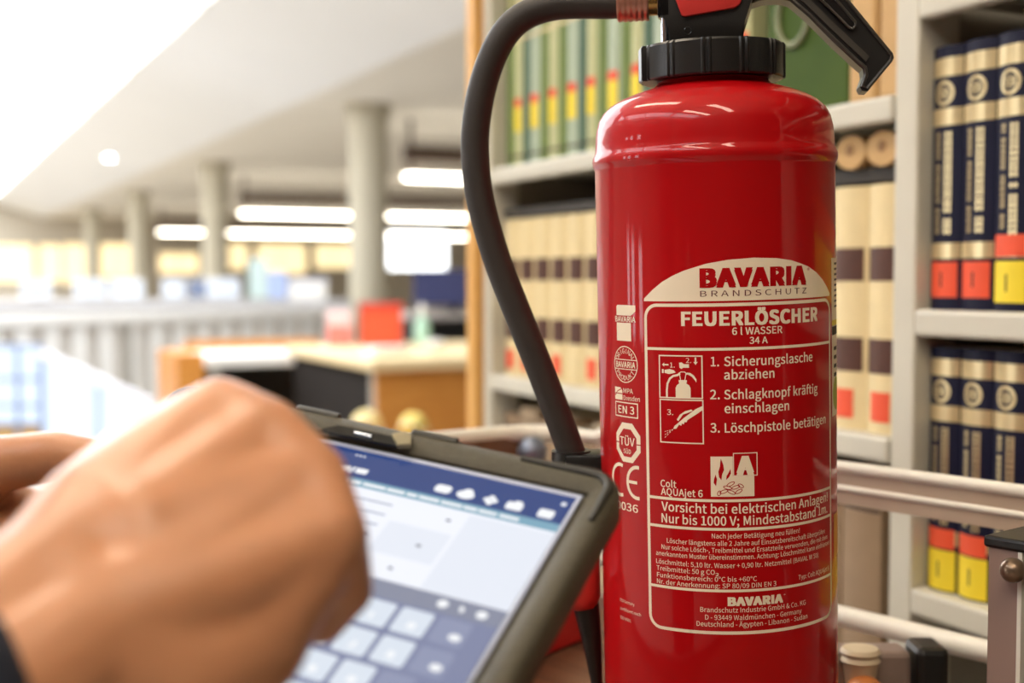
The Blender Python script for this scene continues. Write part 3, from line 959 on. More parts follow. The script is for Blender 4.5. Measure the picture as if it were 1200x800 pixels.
rings = []
for base, z in ((38, 459.5), (45.2, 459.5), (46.0, 460.6), (46.0, 480.5), (45, 482.0), (30, 482.6)):
    ring = []
    for k in range(seg * 2):
        dg = 360 * k / (seg * 2)
        r = cap_r(dg, base) if 40 < base else base
        a = R(dg)
        ring.append(bm.verts.new((r * mm * math.cos(a), r * mm * math.sin(a), z * mm)))
    rings.append(ring)
for a, b in zip(rings, rings[1:]):
    for k in range(seg * 2):
        l = (k + 1) % (seg * 2)
        bm.faces.new((a[k], a[l], b[l], b[k]))
bm.faces.new(rings[-1])
bm.faces.new(rings[0][::-1])
obj('screw_cap', bm, M_BLACKPL, ext, 30)

# valve block with red strike button, rod and couplings
valve_pts = [(-27, 482), (20, 482), (19.4, 494), (25, 506), (31, 524), (24, 548), (-18, 552), (-31, 535), (-33, 500), (-27, 496)]
bm = bmesh.new()
add_prism(bm, [(x * mm, z * mm) for x, z in valve_pts], -0.028, 0.028, axis='y')
bmesh.ops.bevel(bm, geom=bm.edges[:], offset=0.0015, segments=2, profile=0.5, affect='EDGES')
valve = obj('valve_block', bm, M_BLACKPL, ext, 35)
bm = bmesh.new()
add_prism(bm, [(x * mm, z * mm) for x, z in [(-24.5, 530), (-22.6, 509), (-18.8, 498.2), (-16.5, 497.4), (14.5, 501.2), (17.4, 503.0), (19.6, 507.5), (23, 530)]], -0.0312, -0.026, axis='y')
bmesh.ops.bevel(bm, geom=bm.edges[:], offset=0.001, segments=2, profile=0.5, affect='EDGES')
obj('strike_button', bm, M_REDPL, valve, 35)
bm = bmesh.new()
add_tube(bm, [(k[0] * mm, -0.0283, k[1] * mm) for k in [(-15 + 2.3 * math.cos(a), 488.8 + 2.3 * math.sin(a)) for a in [2 * math.pi * i / 16 for i in range(16)]]], 0.0003, 6, closed=True)
obj('stamped_mark', bm, M_BLACKGL, valve)
bm = bmesh.new()
add_tube(bm, [(-0.0297, -0.022, 0.470), (-0.0297, -0.022, 0.503)], 0.0026, 16)
obj('safety_rod', bm, M_CHROME, ext, 60)
bm = bmesh.new()
add_box(bm, (-0.0300, -0.022, 0.513), (0.0080, 0.012, 0.029), bevel=0.001)
obj('rod_housing', bm, M_BLACKGL, ext, 35)
bm = bmesh.new()
add_tube(bm, [(-0.028, 0, 0.5125), (-0.044, 0, 0.5128)], 0.0085, 24)
obj('brass_nipple', bm, M_BRASS, ext, 60)
bm = bmesh.new()
prof = []
x = -40.6
k = 0
pts, rads = [], []
while x > -61.5:
    pts.append((x * mm, 0, 0.5131))
    rads.append((0.0118, 0.0122, 0.0122, 0.0118)[k % 4])
    x -= 0.9
    k += 1
add_tube(bm, pts, rads, 24)
obj('hose_coupling', bm, M_COPPER, ext, 30)
hose_pts = [(-58, 513.2), (-67.3, 513.1), (-87.1, 514.2), (-104.2, 513.9), (-120.4, 509.8), (-133.3, 501.4), (-144.1, 486.2), (-152.9, 463.9), (-158.3, 438.4),
            (-159.5, 415.6), (-156.7, 386.7), (-147.1, 348.8), (-133.4, 310.8), (-119.0, 272.7), (-106.3, 237.5), (-98.0, 212.8), (-95.5, 202)]
hp = spline([(x * mm, 0, z * mm) for x, z in hose_pts], 6)
bm = bmesh.new()
add_tube(bm, hp, 0.0096, 24)
obj('hose', bm, M_RUBBER, ext, 60)
bm = bmesh.new()
add_box(bm, (-0.088, 0.0, 0.2085), (0.026, 0.030, 0.012), bevel=0.002)
add_tube(bm, [(-0.0985, 0, 0.2005), (-0.0985, 0, 0.2155)], 0.0135, 24)
obj('hose_clamp', bm, M_BLACKPL, ext, 40)
# spray pistol hanging below the clamp
bm = bmesh.new()
add_tube(bm, [(-0.0965, 0.004, 0.203), (-0.0955, 0.006, 0.18), (-0.0945, 0.008, 0.15), (-0.0940, 0.009, 0.138)], [0.0115, 0.013, 0.0125, 0.011], 20)
add_box(bm, (-0.112, 0.008, 0.165), (0.022, 0.012, 0.05), bevel=0.003)
pistol = obj('spray_pistol', bm, M_BLACKPL, ext, 40)
bm = bmesh.new()
add_tube(bm, [(-0.0945, 0.009, 0.142), (-0.0942, 0.009, 0.128), (-0.094, 0.009, 0.112), (-0.094, 0.009, 0.105), (-0.0938, 0.009, 0.1025)], [0.0128, 0.0132, 0.0130, 0.0105, 0.006], 20)
obj('red_sleeve', bm, M_REDPL, pistol, 60)
bm = bmesh.new()
add_tube(bm, [(-0.0915, 0.010, 0.106), (-0.088, 0.010, 0.080), (-0.0845, 0.010, 0.045)], [0.0095, 0.0070, 0.0035], 16)
obj('nozzle_tip', bm, M_BLACKPL, pistol, 60)

# lever handle: channel section with rim and slot
lev = [(25.8, 507.1), (33, 509.0), (40.5, 509.0), (46, 508.4), (49.7, 506.9), (60.4, 497.1), (76.4, 480.0), (91.3, 465.2), (94.5, 462.3), (95.2, 458.5), (92.6, 451.5), (94, 448.6), (97.6, 448.1),
       (112.6, 466.0), (113.8, 468.5), (113.1, 471.2), (85.1, 507.7), (62, 534), (50, 543), (24, 546)]
bm = bmesh.new()
add_prism(bm, [(x * mm, z * mm) for x, z in lev], -0.010, 0.012, axis='y')
lever = obj('lever', bm, M_BLACKPL, ext, 30)
bm = bmesh.new()
rim = [(27, 508.2), (40.5, 510.4), (50.5, 508), (61.3, 498.2), (77.3, 481.2), (92.2, 466.4), (96.0, 463.2), (96.8, 458.2), (94.2, 451.4), (97.2, 449.8), (111.6, 466.6), (112.2, 470.4), (84.2, 506.6), (61, 532.6), (49.5, 541), (26, 544)]
add_tube(bm, [(x * mm, -0.0105, z * mm) for x, z in rim], 0.0012, 8, closed=True)
add_prism(bm, [(x * mm, z * mm) for x, z in [(52, 512), (64, 499.5), (81, 482), (96.5, 466.6), (98.6, 469.8), (79.5, 489), (66, 503), (56, 514)]], -0.0115, -0.0095, axis='y')
obj('lever_rim', bm, mat('lighter_black_plastic', (58, 54, 48), 0.4, noise=0.1), lever, 40)  # rim lines in a lighter black than the lever
bm = bmesh.new()
slot = [(62, 516), (67.5, 508), (86, 488.2), (88.2, 487.4), (90.0, 489.2), (89.8, 491.5), (72.5, 513), (66, 521)]
add_prism(bm, [(x * mm, z * mm) for x, z in slot], -0.0125, -0.0098, axis='y')
slo = obj('lever_slot', bm, M_BLACKGL, lever)
bm = bmesh.new()
add_tube(bm, [(x * mm, -0.0125, z * mm) for x, z in slot], 0.0009, 8, closed=True)
obj('slot_rim', bm, MATS['lighter_black_plastic'], lever, 40)


# ---- print wrapped round the cylinder.  s = arc length to the right, h = height (mm)
def wrap(bm, lift, rr=None):
    s0 = min(v.co.x for v in bm.verts)
    s1 = max(v.co.x for v in bm.verts)
    s = math.ceil(s0 / 2.5) * 2.5
    while s < s1:
        bmesh.ops.bisect_plane(bm, geom=bm.verts[:] + bm.edges[:] + bm.faces[:], plane_co=(s, 0, 0), plane_no=(1, 0, 0))
        s += 2.5
    for v in bm.verts:
        r = RAD + (lift + v.co.z) * mm
        a = v.co.x * mm / 0.0762 + 0.0298
        v.co = Vector((r * math.sin(a), -r * math.cos(a), v.co.y * mm))


def fill(bm, poly):
    f = bm.faces.new([bm.verts.new((x, y, 0)) for x, y in poly])
    bmesh.ops.triangulate(bm, faces=[f])


def stroke(bm, pts, w, closed=False):
    n = len(pts)
    P = [Vector((a, b)) for a, b in pts]
    L, Q = [], []
    for i in range(n):
        if closed:
            d0, d1 = (P[i] - P[i - 1]).normalized(), (P[(i + 1) % n] - P[i]).normalized()
        else:
            d0 = (P[i] - P[i - 1]).normalized() if i else (P[1] - P[0]).normalized()
            d1 = (P[i + 1] - P[i]).normalized() if i < n - 1 else d0
        n0 = Vector((-d0.y, d0.x))
        n1 = Vector((-d1.y, d1.x))
        m = (n0 + n1)
        if m.length < 1e-4:
            m = n0
        m.normalize()
        k = w / 2 / max(0.35, m.dot(n0))
        L.append(bm.verts.new((P[i].x + m.x * k, P[i].y + m.y * k, 0)))
        Q.append(bm.verts.new((P[i].x - m.x * k, P[i].y - m.y * k, 0)))
    for i in range(n if closed else n - 1):
        j = (i + 1) % n
        bm.faces.new((L[i], L[j], Q[j], Q[i]))


_CAP = None
try:        # the sans-serif that ships inside Blender itself; the built-in font otherwise
    FONT = bpy.data.fonts.load(bpy.utils.system_resource('DATAFILES', path='fonts') + '/Noto Sans CJK Regular.woff2')
except Exception:
    FONT = None


def text_bm(txt, bold=0.0, spacing=1.0):
    global _CAP
    def make(s, off):
        c = bpy.data.curves.new('t', 'FONT')
        c.body = s
        c.size = 1.0
        if FONT:
            c.font = FONT
        c.offset = off
        c.space_character = spacing
        c.resolution_u = 3
        o = bpy.data.objects.new('t', c)
        COL.objects.link(o)
        dg = bpy.context.evaluated_depsgraph_get()
        me = bpy.data.meshes.new_from_object(o.evaluated_get(dg))
        bpy.data.objects.remove(o)
        bpy.data.curves.remove(c)
        return me
    if _CAP is None:
        me = make('H', 0)
        _CAP = max(v.co.y for v in me.vertices)
        bpy.data.meshes.remove(me)
    me = make(txt, 0.0)
    bm = bmesh.new()
    shifts = [(0, 0)] if bold < 0.002 else [(a * bold, b * bold * 0.6) for a in ((-1, 1) if bold < 0.012 else (-1, -0.5, 0, 0.5, 1)) for b in (-1, 1)]
    for i, (sx, sy) in enumerate(shifts):       # heavier strokes: the same outline laid down with small shifts
        n0 = len(bm.verts)
        bm.from_mesh(me)
        bm.verts.ensure_lookup_table()
        for v in bm.verts[n0:]:
            v.co.x += sx
            v.co.y += sy
            v.co.z = 0.012 * i
    bpy.data.meshes.remove(me)
    return bm


def fit(bm, s0, s1, h, cap):
    x0 = min(v.co.x for v in bm.verts)
    x1 = max(v.co.x for v in bm.verts)
    for v in bm.verts:
        v.co = Vector((s0 + (v.co.x - x0) / (x1 - x0) * (s1 - s0), h + v.co.y / _CAP * cap, v.co.z))


def print_text(txt, s0, s1, h, cap, bold=0.006, m=None, lift=0.12, name='printed_line'):
    bm = text_bm(txt, bold, 1.0 + bold * 2.2)
    fit(bm, s0, s1, h, cap)
    wrap(bm, lift)
    return obj(name, bm, m or M_PRINT, body)


def print_shape(name, polys=(), strokes=(), m=None, lift=0.10):
    bm = bmesh.new()
    for p in polys:
        fill(bm, p)
    for s in strokes:
        stroke(bm, *s)
    wrap(bm, lift)
    return obj(name, bm, m or M_PRINT, body)


def rect(s0, h0, s1, h1):
    return [(s0, h0), (s1, h0), (s1, h1), (s0, h1)]


def rrect(s0, h0, s1, h1, r, n=5):
    out = []
    for cx, cy, a0 in ((s1 - r, h0 + r, -90), (s1 - r, h1 - r, 0), (s0 + r, h1 - r, 90), (s0 + r, h0 + r, 180)):
        for k in range(n + 1):
            a = R(a0 + 90 * k / n)
            out.append((cx + r * math.cos(a), cy + r * math.sin(a)))
    return out


def circle(cx, cy, rx, ry=None, n=24, a0=0, a1=360):
    ry = rx if ry is None else ry
    full = a1 - a0 == 360
    return [(cx + rx * math.cos(R(a0 + (a1 - a0) * k / n)), cy + ry * math.sin(R(a0 + (a1 - a0) * k / n))) for k in range(n if full else n + 1)]


# label: dome, frame, rules
print_shape('label_dome', [[(-47.4, 319.6), (-47.2, 321.2), (-41, 326.6), (-34.5, 331.4), (-27.5, 335.2), (-20.5, 338.2), (-7.4, 342.1), (5.3, 344.2), (20.7, 345.1), (35.7, 344.4), (46.1, 342.8), (59.6, 338.8),
                            (68, 334.6), (75, 330.0), (81, 325.2), (85.4, 321.0), (85.2, 319.4)]])
print_shape('label_frame', (), [(rrect(-46.4, 114.8, 85.2, 317.2, 8, 7), 2.0, True)])
for h in (290.3, 197.3, 179.6, 141.2):
    print_shape('label_rule', (), [([(-46, h), (85, h)], 1.7)])
BV = dict(bold=0.045)
print_text('BAVARIA', -11.2, 57.7, 328.3, 10.4, bold=0.029, m=M_RED, lift=0.22)
print_text('®', 58.6, 61.0, 335.0, 2.6, m=M_RED, lift=0.22, bold=0)
print_text('B R A N D S C H U T Z', -10.9, 58.0, 322.3, 3.5, bold=0.0, m=mat('dark_red_ink', (96, 28, 26), 0.5, noise=0.03), lift=0.22)
print_text('FEUERLÖSCHER', -22.6, 68.6, 304.9, 8.0, bold=0.020)
print_text('6 l WASSER', 7.5, 38.9, 298.9, 4.3)
print_text('34 A', 17.8, 29.1, 293.2, 4.0)
T = 5.6
print_text('1.', -5.2, -0.4, 280.0, T)
print_text('Sicherungslasche', 2.6, 63.2, 280.0, T)
print_text('abziehen', 2.5, 33.3, 271.9, T)
print_text('2.', -5.8, -0.2, 259.9, T)
print_text('Schlagknopf kräftig', 2.4, 68.3, 259.8, T)
print_text('einschlagen', 2.5, 43.4, 251.3, T)
print_text('3.', -5.9, -0.4, 239.5, T)
print_text('Löschpistole betätigen', 2.5, 78.0, 239.4, T)
print_text('Colt', -37.5, -27.1, 204.4, 4.3)
print_text('AQUAjet 6', -37.3, -11.0, 199.4, 4.3)
print_text('Vorsicht bei elektrischen Anlagen!', -37.1, 80.2, 189.4, 5.6)
print_text('Nur bis 1000 V; Mindestabstand 1m.', -37.2, 79.5, 182.0, 5.6)
t5 = 2.9
for tx, a, b, h in (('Nach jeder Betätigung neu füllen!', -5.9, 50.8, 174.0), ('Löscher längstens alle 2 Jahre auf Einsatzbereitschaft überprüfen', -33.8, 75.9, 169.4),
                    ('Nur solche Lösch-, Treibmittel und Ersatzteile verwenden, die mit dem', -37.5, 79.5, 165.1),
                    ('anerkannten Muster übereinstimmen. Achtung: Löschmittel kann einfrieren!', -41.4, 82.0, 160.8),
                    ('Löschmittel: 5,10 ltr. Wasser + 0,90 ltr. Netzmittel (BAVAL W 50)', -41.4, 67.9, 155.6),
                    ('Treibmittel: 50 g CO', -41.2, -4.4, 151.3), ('Funktionsbereich: 0°C bis +60°C', -41.0, 20.8, 147.0),
                    ('Nr. der Anerkennung: SP 80/09 DIN EN 3', -41.1, 33.3, 142.9), ('Typ: Colt AQUAjet 6', 49.6, 81.3, 144.4)):
    print_text(tx, a, b, h, t5, bold=0.001)
print_text('2', -4.0, -2.0, 150.4, 1.9)
print_text('BAVARIA', 3.0, 37.8, 132.1, 4.9, bold=0.029)
print_text('®', 38.4, 39.6, 135.6, 1.3, bold=0)
for tx, a, b, h in (('Brandschutz Industrie GmbH & Co. KG', -13.4, 55.3, 127.7), ('D - 93449 Waldmünchen - Germany', -10.5, 51.9, 123.0), ('Deutschland - Ägypten - Libanon - Sudan', -15.7, 56.8, 118.7)):
    print_text(tx, a, b, h, 3.0, bold=0.001)

# pictogram 1: extinguisher being readied
print_shape('pictogram_frame', (), [(rect(-37.0, 260.3, -10.4, 286.2), 0.75, True)])
print_shape('pictogram_frame', (), [(rect(-36.9, 232.5, -10.2, 259.0), 0.75, True)])
print_shape('pictogram', [
    [(-26.6, 260.5), (-17.4, 260.5), (-17.4, 266.5), (-18.2, 268.2), (-20.0, 269.4), (-19.6, 270.2), (-19.6, 271.4), (-24.6, 271.4), (-24.6, 270.2), (-24.2, 269.4), (-25.8, 268.2), (-26.6, 266.5)],
    [(-20.2, 274.6), (-19.0, 274.9), (-16.6, 273.6), (-14.6, 271.2), (-13.9, 270.0), (-13.8, 272.0), (-15.4, 274.4), (-17.4, 275.8), (-19.6, 276.0)],
    [(-35.4, 275.4), (-34.2, 275.4), (-34.2, 277.8), (-35.4, 277.8)],
    [(-33.6, 275.6), (-30.8, 274.9), (-28.6, 275.3), (-26.4, 276.0), (-28.2, 276.5), (-27.6, 277.3), (-30.2, 278.0), (-33.6, 277.4)],
    [(-24.0, 279.0), (-22.8, 278.2), (-21.6, 279.0), (-18.6, 279.0), (-18.2, 279.0), (-18.2, 281.2), (-21.2, 281.2), (-22.6, 282.2), (-24.2, 282.0)],
    [(-35.2, 280.6), (-33.8, 281.8), (-33.8, 281.0), (-31.0, 281.0), (-31.0, 280.2), (-33.8, 280.2), (-33.8, 279.4)],
    [(-14.2, 280.8), (-12.9, 282.6), (-13.7, 282.6), (-13.7, 285.4), (-14.7, 285.4), (-14.7, 282.6), (-15.5, 282.6)],
], [([(-32.3, 260.5), (-32.3, 265), (-31.8, 269), (-30.2, 272.2), (-28.0, 273.8), (-25.2, 274.4), (-23.8, 275.6)], 1.25),
    ([(-23.4, 271.4), (-24.2, 275.6), (-23.2, 276.4), (-20.9, 276.4), (-20.0, 275.6), (-20.8, 271.4)], 0.5)])
print_text('1.', -30.0, -27.0, 279.0, 3.0, bold=0)
print_text('2.', -20.0, -16.8, 282.0, 3.0, bold=0)
# pictogram 2: hand on the pistol
print_shape('pictogram', [
    [(-28.6, 241.0), (-27.6, 243.0), (-25.6, 244.6), (-21.8, 248.0), (-14.6, 253.6), (-10.6, 255.6), (-10.6, 253.0), (-13.4, 251.0), (-19.6, 246.8), (-20.2, 245.4), (-21.4, 245.6), (-21.8, 244.2), (-23.0, 244.6), (-23.4, 243.2), (-24.8, 243.8), (-26.6, 241.2)],
    [(-25.2, 246.0), (-22.2, 250.2), (-19.4, 251.2), (-16.2, 252.6), (-17.2, 253.4), (-21.0, 252.2), (-24.2, 250.0), (-26.2, 246.8)]],
            [([(-28.8 - 0.5 * a - i * 1.5, 240.6 - b * i * 1.25), (-28.8 - 0.5 * a - i * 1.5 - 0.8, 240.6 - b * i * 1.25 - 0.6 * b)], 0.35)
             for i in range(4) for a, b in ((0, 0.35), (0, 0.8), (0, 1.2))])
print_text('3.', -32.4, -28.4, 249.6, 3.4, bold=0)
# fire class A
print_shape('fire_class_panel', [rect(-6.1, 199.8, 19.8, 224.6)])
print_shape('fire_class_frame', [rect(7.0, 212.4, 21.9, 226.8)], m=M_RED, lift=0.18)
print_shape('fire_class_frame', (), [(rect(7.4, 212.7, 21.6, 226.5), 0.5, True)], lift=0.24)
print_text('A', 9.1, 19.7, 213.8, 10.2, bold=0.034, lift=0.26)
print_shape('flame', [[(0.0, 223.4), (1.4, 219.6), (1.8, 216.4), (0.6, 213.4), (0.2, 210.0), (-1.2, 212.0), (-1.6, 215.2), (-0.6, 218.6), (-0.4, 221.4)],
                      [(5.6, 217.0), (5.8, 214.2), (4.6, 211.8), (3.0, 210.2), (3.2, 212.6), (4.4, 214.6)],
                      [(-3.2, 213.6), (-2.4, 210.6), (-3.0, 206.4), (-4.4, 208.4), (-4.2, 210.6)]], m=M_RED, lift=0.2)
rnd = random.Random(5)
logs = []
for cx, cy, w, a in ((1.5, 203.0, 5, 20), (6.0, 202.6, 5, -25), (10.4, 203.0, 4.5, 30), (3.8, 205.4, 5, -15), (8.6, 205.6, 5, 18), (5.6, 207.6, 5, 28), (11.6, 206.4, 3.6, -30), (-1.2, 202.0, 3, 70)):
    ca, sa = math.cos(R(a)), math.sin(R(a))
    logs.append(([(cx + ca * u - sa * v, cy + sa * u + ca * v) for u, v in circle(0, 0, w / 2, 0.95, 12)], 0.45, True))
print_shape('logs', (), logs, m=M_RED, lift=0.2)

# marks at the left of the label
print_shape('maker_mark', [[(-72.1, 310.2), (-58.2, 310.2), (-58.2, 312.4), (-57.4, 313.0), (-54.2, 313.0), (-54.2, 316.8), (-71.0, 316.8), (-72.1, 315.8)], rect(-72.1, 294.1, -58.2, 305.6)])
print_text('BAVARIA', -73.6, -54.2, 306.2, 3.4, bold=0.012)
print_shape('seal', (), [(circle(-64.4, 279.2, 11.0, 11.4, 40), 0.6, True), ([(-75.0, 282.2), (-53.6, 282.2)], 0.5), ([(-75.0, 276.2), (-53.6, 276.2)], 0.5)])
print_text('BAVARIA', -73.6, -55.0, 277.3, 3.6, bold=0.012)


def arc_text(txt, cx, cy, r, a0, a1, cap, up=True):
    for i, ch in enumerate(txt):
        a = a0 + (a1 - a0) * i / (len(txt) - 1)
        bm = text_bm(ch, 0.0)
        x0 = min(v.co.x for v in bm.verts)
        x1 = max(v.co.x for v in bm.verts)
        k = cap / _CAP
        ca, sa = math.cos(R(a - 90 if up else a + 90)), math.sin(R(a - 90 if up else a + 90))
        for v in bm.verts:
            u, w = (v.co.x - (x0 + x1) / 2) * k, v.co.y * k - cap / 2
            v.co = Vector((cx + r * math.cos(R(a)) + ca * u - sa * w, cy + r * math.sin(R(a)) + sa * u + ca * w, 0))
        wrap(bm, 0.12)
        obj('seal_letter', bm, M_PRINT, body)


arc_text('ORIGINAL', -64.4, 279.2, 8.6, 152, 28, 3.0)
arc_text('PRODUKT', -64.4, 279.2, 8.6, 216, 324, 3.0, up=False)
print_shape('institute_mark', [rect(-75.4, 256.3, -67.4, 260.0), [(-75.4, 260.6), (-67.4, 260.6), (-67.4, 262.2), (-69.2, 264.2), (-75.4, 264.4)]])
print_shape('institute_mark', (), [([(-75.0, 259.0), (-72.0, 262.0), (-68.6, 263.2)], 0.6)], m=M_RED, lift=0.2)
print_text('MPA', -66.3, -57.6, 261.0, 3.0, bold=0)
print_text('Dresden', -66.3, -51.8, 256.4, 3.0, bold=0)
print_shape('standard_box', (), [(rect(-75.0, 245.9, -53.8, 254.8), 0.7, True)])
print_text('EN 3', -72.0, -56.6, 247.9, 4.8)
oct_ = [(-63.4 + 12.4 * math.cos(R(22.5 + 45 * k)), 229.4 + 13.6 * math.sin(R(22.5 + 45 * k))) for k in range(8)]
oct_i = [(-63.4 + 9.0 * math.cos(R(22.5 + 45 * k)), 229.2 + 9.6 * math.sin(R(22.5 + 45 * k))) for k in range(8)]
print_shape('test_octagon', [oct_])
print_shape('test_octagon', [oct_i], m=M_RED, lift=0.18)
print_shape('test_octagon', [rect(-75.2, 228.6, -71.6, 229.3), rect(-55.2, 228.6, -51.4, 229.3)], m=M_RED, lift=0.18)
print_text('TÜV', -70.6, -56.6, 227.6, 5.2, bold=0.006, lift=0.26)
print_text('SÜD', -67.0, -60.0, 222.4, 2.8, bold=0.004, lift=0.26)
print_shape('ce_mark', (), [(circle(-71.5, 204.6, 9.0, 9.9, 18, 70, 290), 2.2), (circle(-55.0, 204.6, 8.8, 9.9, 18, 80, 280), 2.2), ([(-62.6, 204.6), (-55.2, 204.6)], 2.0)])
print_text('0036', -76.0, -54.8, 185.4, 5.0)
for tx, a, b, h in (('CCN Germany', -74, -59.5, 124.5), ('zertifiziert nach', -74, -54, 119.0), ('ISO 9001', -74, -63, 113.0)):
    print_text(tx, a, b, h, 2.0, bold=0)
# side sticker and a painted book reflection at the right edge
print_shape('side_sticker', [rect(89.6, 242, 112, 343)], lift=0.10)
print_shape('sticker_and_reflection', [rect(89.8, 300, 112, 303.5)], m=M_YELLOW, lift=0.18)
print_shape('sticker_and_reflection', [rect(89.8, 294, 112, 299.5), *[rect(94, 292 - 5.6 * k, 104, 289.6 - 5.6 * k) for k in range(1, 5)], *[rect(96, 340 - 3.4 * k, 108, 338.6 - 3.4 * k) for k in range(9)]], m=M_INK, lift=0.18)
print_shape('sticker_and_reflection', [circle(101, 256, 10, 11, 20)], m=mat('green_yellow_print', (176, 184, 60), 0.5, noise=0.05), lift=0.18)
print_shape('sticker_and_reflection', [rect(92, 150, 112, 178)], m=mat('amber_reflection', (214, 150, 40), 0.5, noise=0.05), lift=0.1)  # amber patch painted in as the reflection of the yellow books

# ------------------------------------------------------------------ tablet in rugged case (U to the left, V down, mm from the top right corner)
tab = thing('tablet', 'tablet computer in dark rugged case held in two hands', 'tablet')
tab.matrix_world = Matrix(((0.6781, 0.6947, -0.2398, 0.3061), (-0.7201, 0.5628, -0.4059, 0.5257), (-0.1470, 0.4479, 0.8819, 1.1554), (0, 0, 0, 1)))


def tpt(U, V, z=0.0):
    return Vector((-U * mm, -V * mm, z * mm))


def uvrect(U0, V0, U1, V1, r, n=6):
    return [(-x, -y) for x, y in rrect(U0, V0, U1, V1, r, n)]


bm = bmesh.new()
loops = []
for ins, z in ((2.5, -21), (0, -17.5), (0, -4), (1.0, -1.2), (3.0, 0.2), (8.0, 0.6), (12.5, -1.8), (14.5, -3.6), (14.5, -6)):
    loops.append([bm.verts.new((x * mm, y * mm, z * mm)) for x, y in uvrect(-3 + ins, -3 + ins, 253 - ins, 195 - ins, max(15 - ins, 1.2))])
for a, b in zip(loops, loops[1:]):
    n = len(a)
    for k in range(n):
        l = (k + 1) % n
        bm.faces.new((a[k], a[l], b[l], b[k]))
bm.faces.new(loops[0])
bm.faces.new(loops[-1])
caseo = obj('rugged_case', bm, M_CASE, tab, 40)
# corner bumpers
for sx, sy in ((0, 0), (1, 0), (0, 1), (1, 1)):
    pts = []
    r = 11
    for U, V in [(50, 2.0)] + [(2.0 + r - r * math.sin(R(a)), 2.0 + r - r * math.cos(R(a))) for a in range(0, 91, 15)] + [(2.0, 36)]:
        pts.append(tpt(250 - U if sx else U, 192 - V if sy else V, 0.6))
    bm = bmesh.new()
    add_tube(bm, pts, [0.0016] + [0.0026] * (len(pts) - 2) + [0.0016], 10)
    obj('corner_bumper', bm, M_CASEDARK, caseo, 60)
for U0, U1 in ((180, 154), (112, 86)):
    bm = bmesh.new()
    add_box(bm, tpt((U0 + U1) / 2, -1.6, -1.6), ((U0 - U1) * mm, 0.0040, 0.0052), bevel=0.001)
    obj('top_insert', bm, M_CASEDARK, caseo)
# cut-out above the camera
bm = bmesh.new()
add_prism(bm, [(-U * mm, -V * mm) for U, V in ((158, 14.8), (150, 7.5), (119, 7.0), (112, 13.8))], 0.0004, 0.0013)
obj('camera_cutout', bm, M_GLASSBLK, caseo)
bm = bmesh.new()
add_prism(bm, [(-U * mm, -V * mm) for U, V in ((119, 6.6), (112.0, 14.2), (106, 11.4), (110, 3.2), (114, 2.2))], 0.0, 0.0026)  # lighter khaki bevel beside the camera cut-out
obj('khaki_corner', bm, M_CASELIGHT, caseo)
bm = bmesh.new()
add_tube(bm, [tpt(138, 11, 1.4), tpt(128, 11.4, 1.4)], 0.0012, 10)
obj('camera', bm, M_CHROME, caseo, 60)

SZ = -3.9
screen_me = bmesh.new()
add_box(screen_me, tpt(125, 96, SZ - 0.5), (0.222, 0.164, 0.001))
screen = obj('screen', screen_me, mat('pale_bezel_glass', (176, 184, 208), 0.12, noise=0.01), tab)  # pale bezel glass, its lavender tone painted in for the reflected ceiling
BR = 1.0
SM = {}


def flat(name, poly, z, m):
    bm = bmesh.new()
    f = bm.faces.new([bm.verts.new(tpt(U, V, SZ + z)) for U, V in poly])
    bmesh.ops.triangulate(bm, faces=[f])
    return obj(name, bm, m, screen)


def rr(U0, V0, U1, V1, r=1.0):
    return rrect(U0, V0, U1, V1, r, 3)


m_head = screen_mat('screen_header_blue', (66, 92, 160), 0.46)
m_teal = screen_mat('screen_teal_strip', (142, 190, 214), 0.55)
m_page = screen_mat('screen_page_white', (242, 245, 254), 0.72)
m_page2 = screen_mat('screen_page_pale', (236, 241, 252), 0.68)
m_bar = screen_mat('screen_grey_bar', (168, 174, 198), 0.46)
m_kb = screen_mat('screen_keyboard', (152, 160, 196), 0.50)
m_key = screen_mat('screen_key', (224, 233, 245), 0.68)
m_keyg = screen_mat('screen_key_grey', (164, 172, 204), 0.54)
m_icon = screen_mat('screen_icon_white', (250, 252, 255), 0.70)
m_txt = screen_mat('screen_soft_text', (196, 204, 226), 0.52)
m_dim = screen_mat('screen_dim_mark', (120, 126, 150), 0.37)
flat('header_bar', rect(16, 17, 234, 38), 0.1, m_head)
flat('address_strip', rect(16, 38, 234, 44), 0.1, m_teal)
flat('page', rect(16, 44, 234, 99.5), 0.1, m_page)
flat('page_panel', rect(16, 46, 58, 99.0), 0.16, m_page2)
flat('page_panel', rr(60, 62, 92, 84, 1), 0.16, m_page2)
flat('suggestion_bar', rect(16, 99.5, 234, 110), 0.1, m_bar)
flat('keyboard', rect(16, 110, 234, 178), 0.1, m_kb)
# header icons
flat('icon_card', rr(74.5, 28.8, 83, 34.8, 2), 0.2, m_icon)
flat('icon_cloud', circle(66.7, 32.4, 4.6, 3.2, 16), 0.2, m_icon)
flat('icon_cloud', circle(66.2, 29.8, 2.6, 2.2, 16), 0.2, m_icon)
for a in range(4):
    flat('icon_flower', circle(53.7 + 2.0 * math.cos(R(a * 90)), 32.2 + 2.0 * math.sin(R(a * 90)), 1.7, 1.7, 10), 0.2, m_icon)
flat('icon_book', rr(37.2, 29.8, 45.6, 35.6, 1.4), 0.2, m_icon)
flat('icon_book', rr(38.2, 28.4, 42.2, 31, 1.0), 0.22, m_icon)
flat('icon_box', rr(21.4, 29.8, 29.2, 36, 1.2), 0.2, m_icon)
flat('icon_dot', circle(20.0, 23.5, 1.4, 1.4, 10), 0.2, m_icon)
for k in range(3):
    flat('status_dot', circle(131.8 - 2.2 * k, 21.3, 0.7, 0.7, 8), 0.2, m_icon)


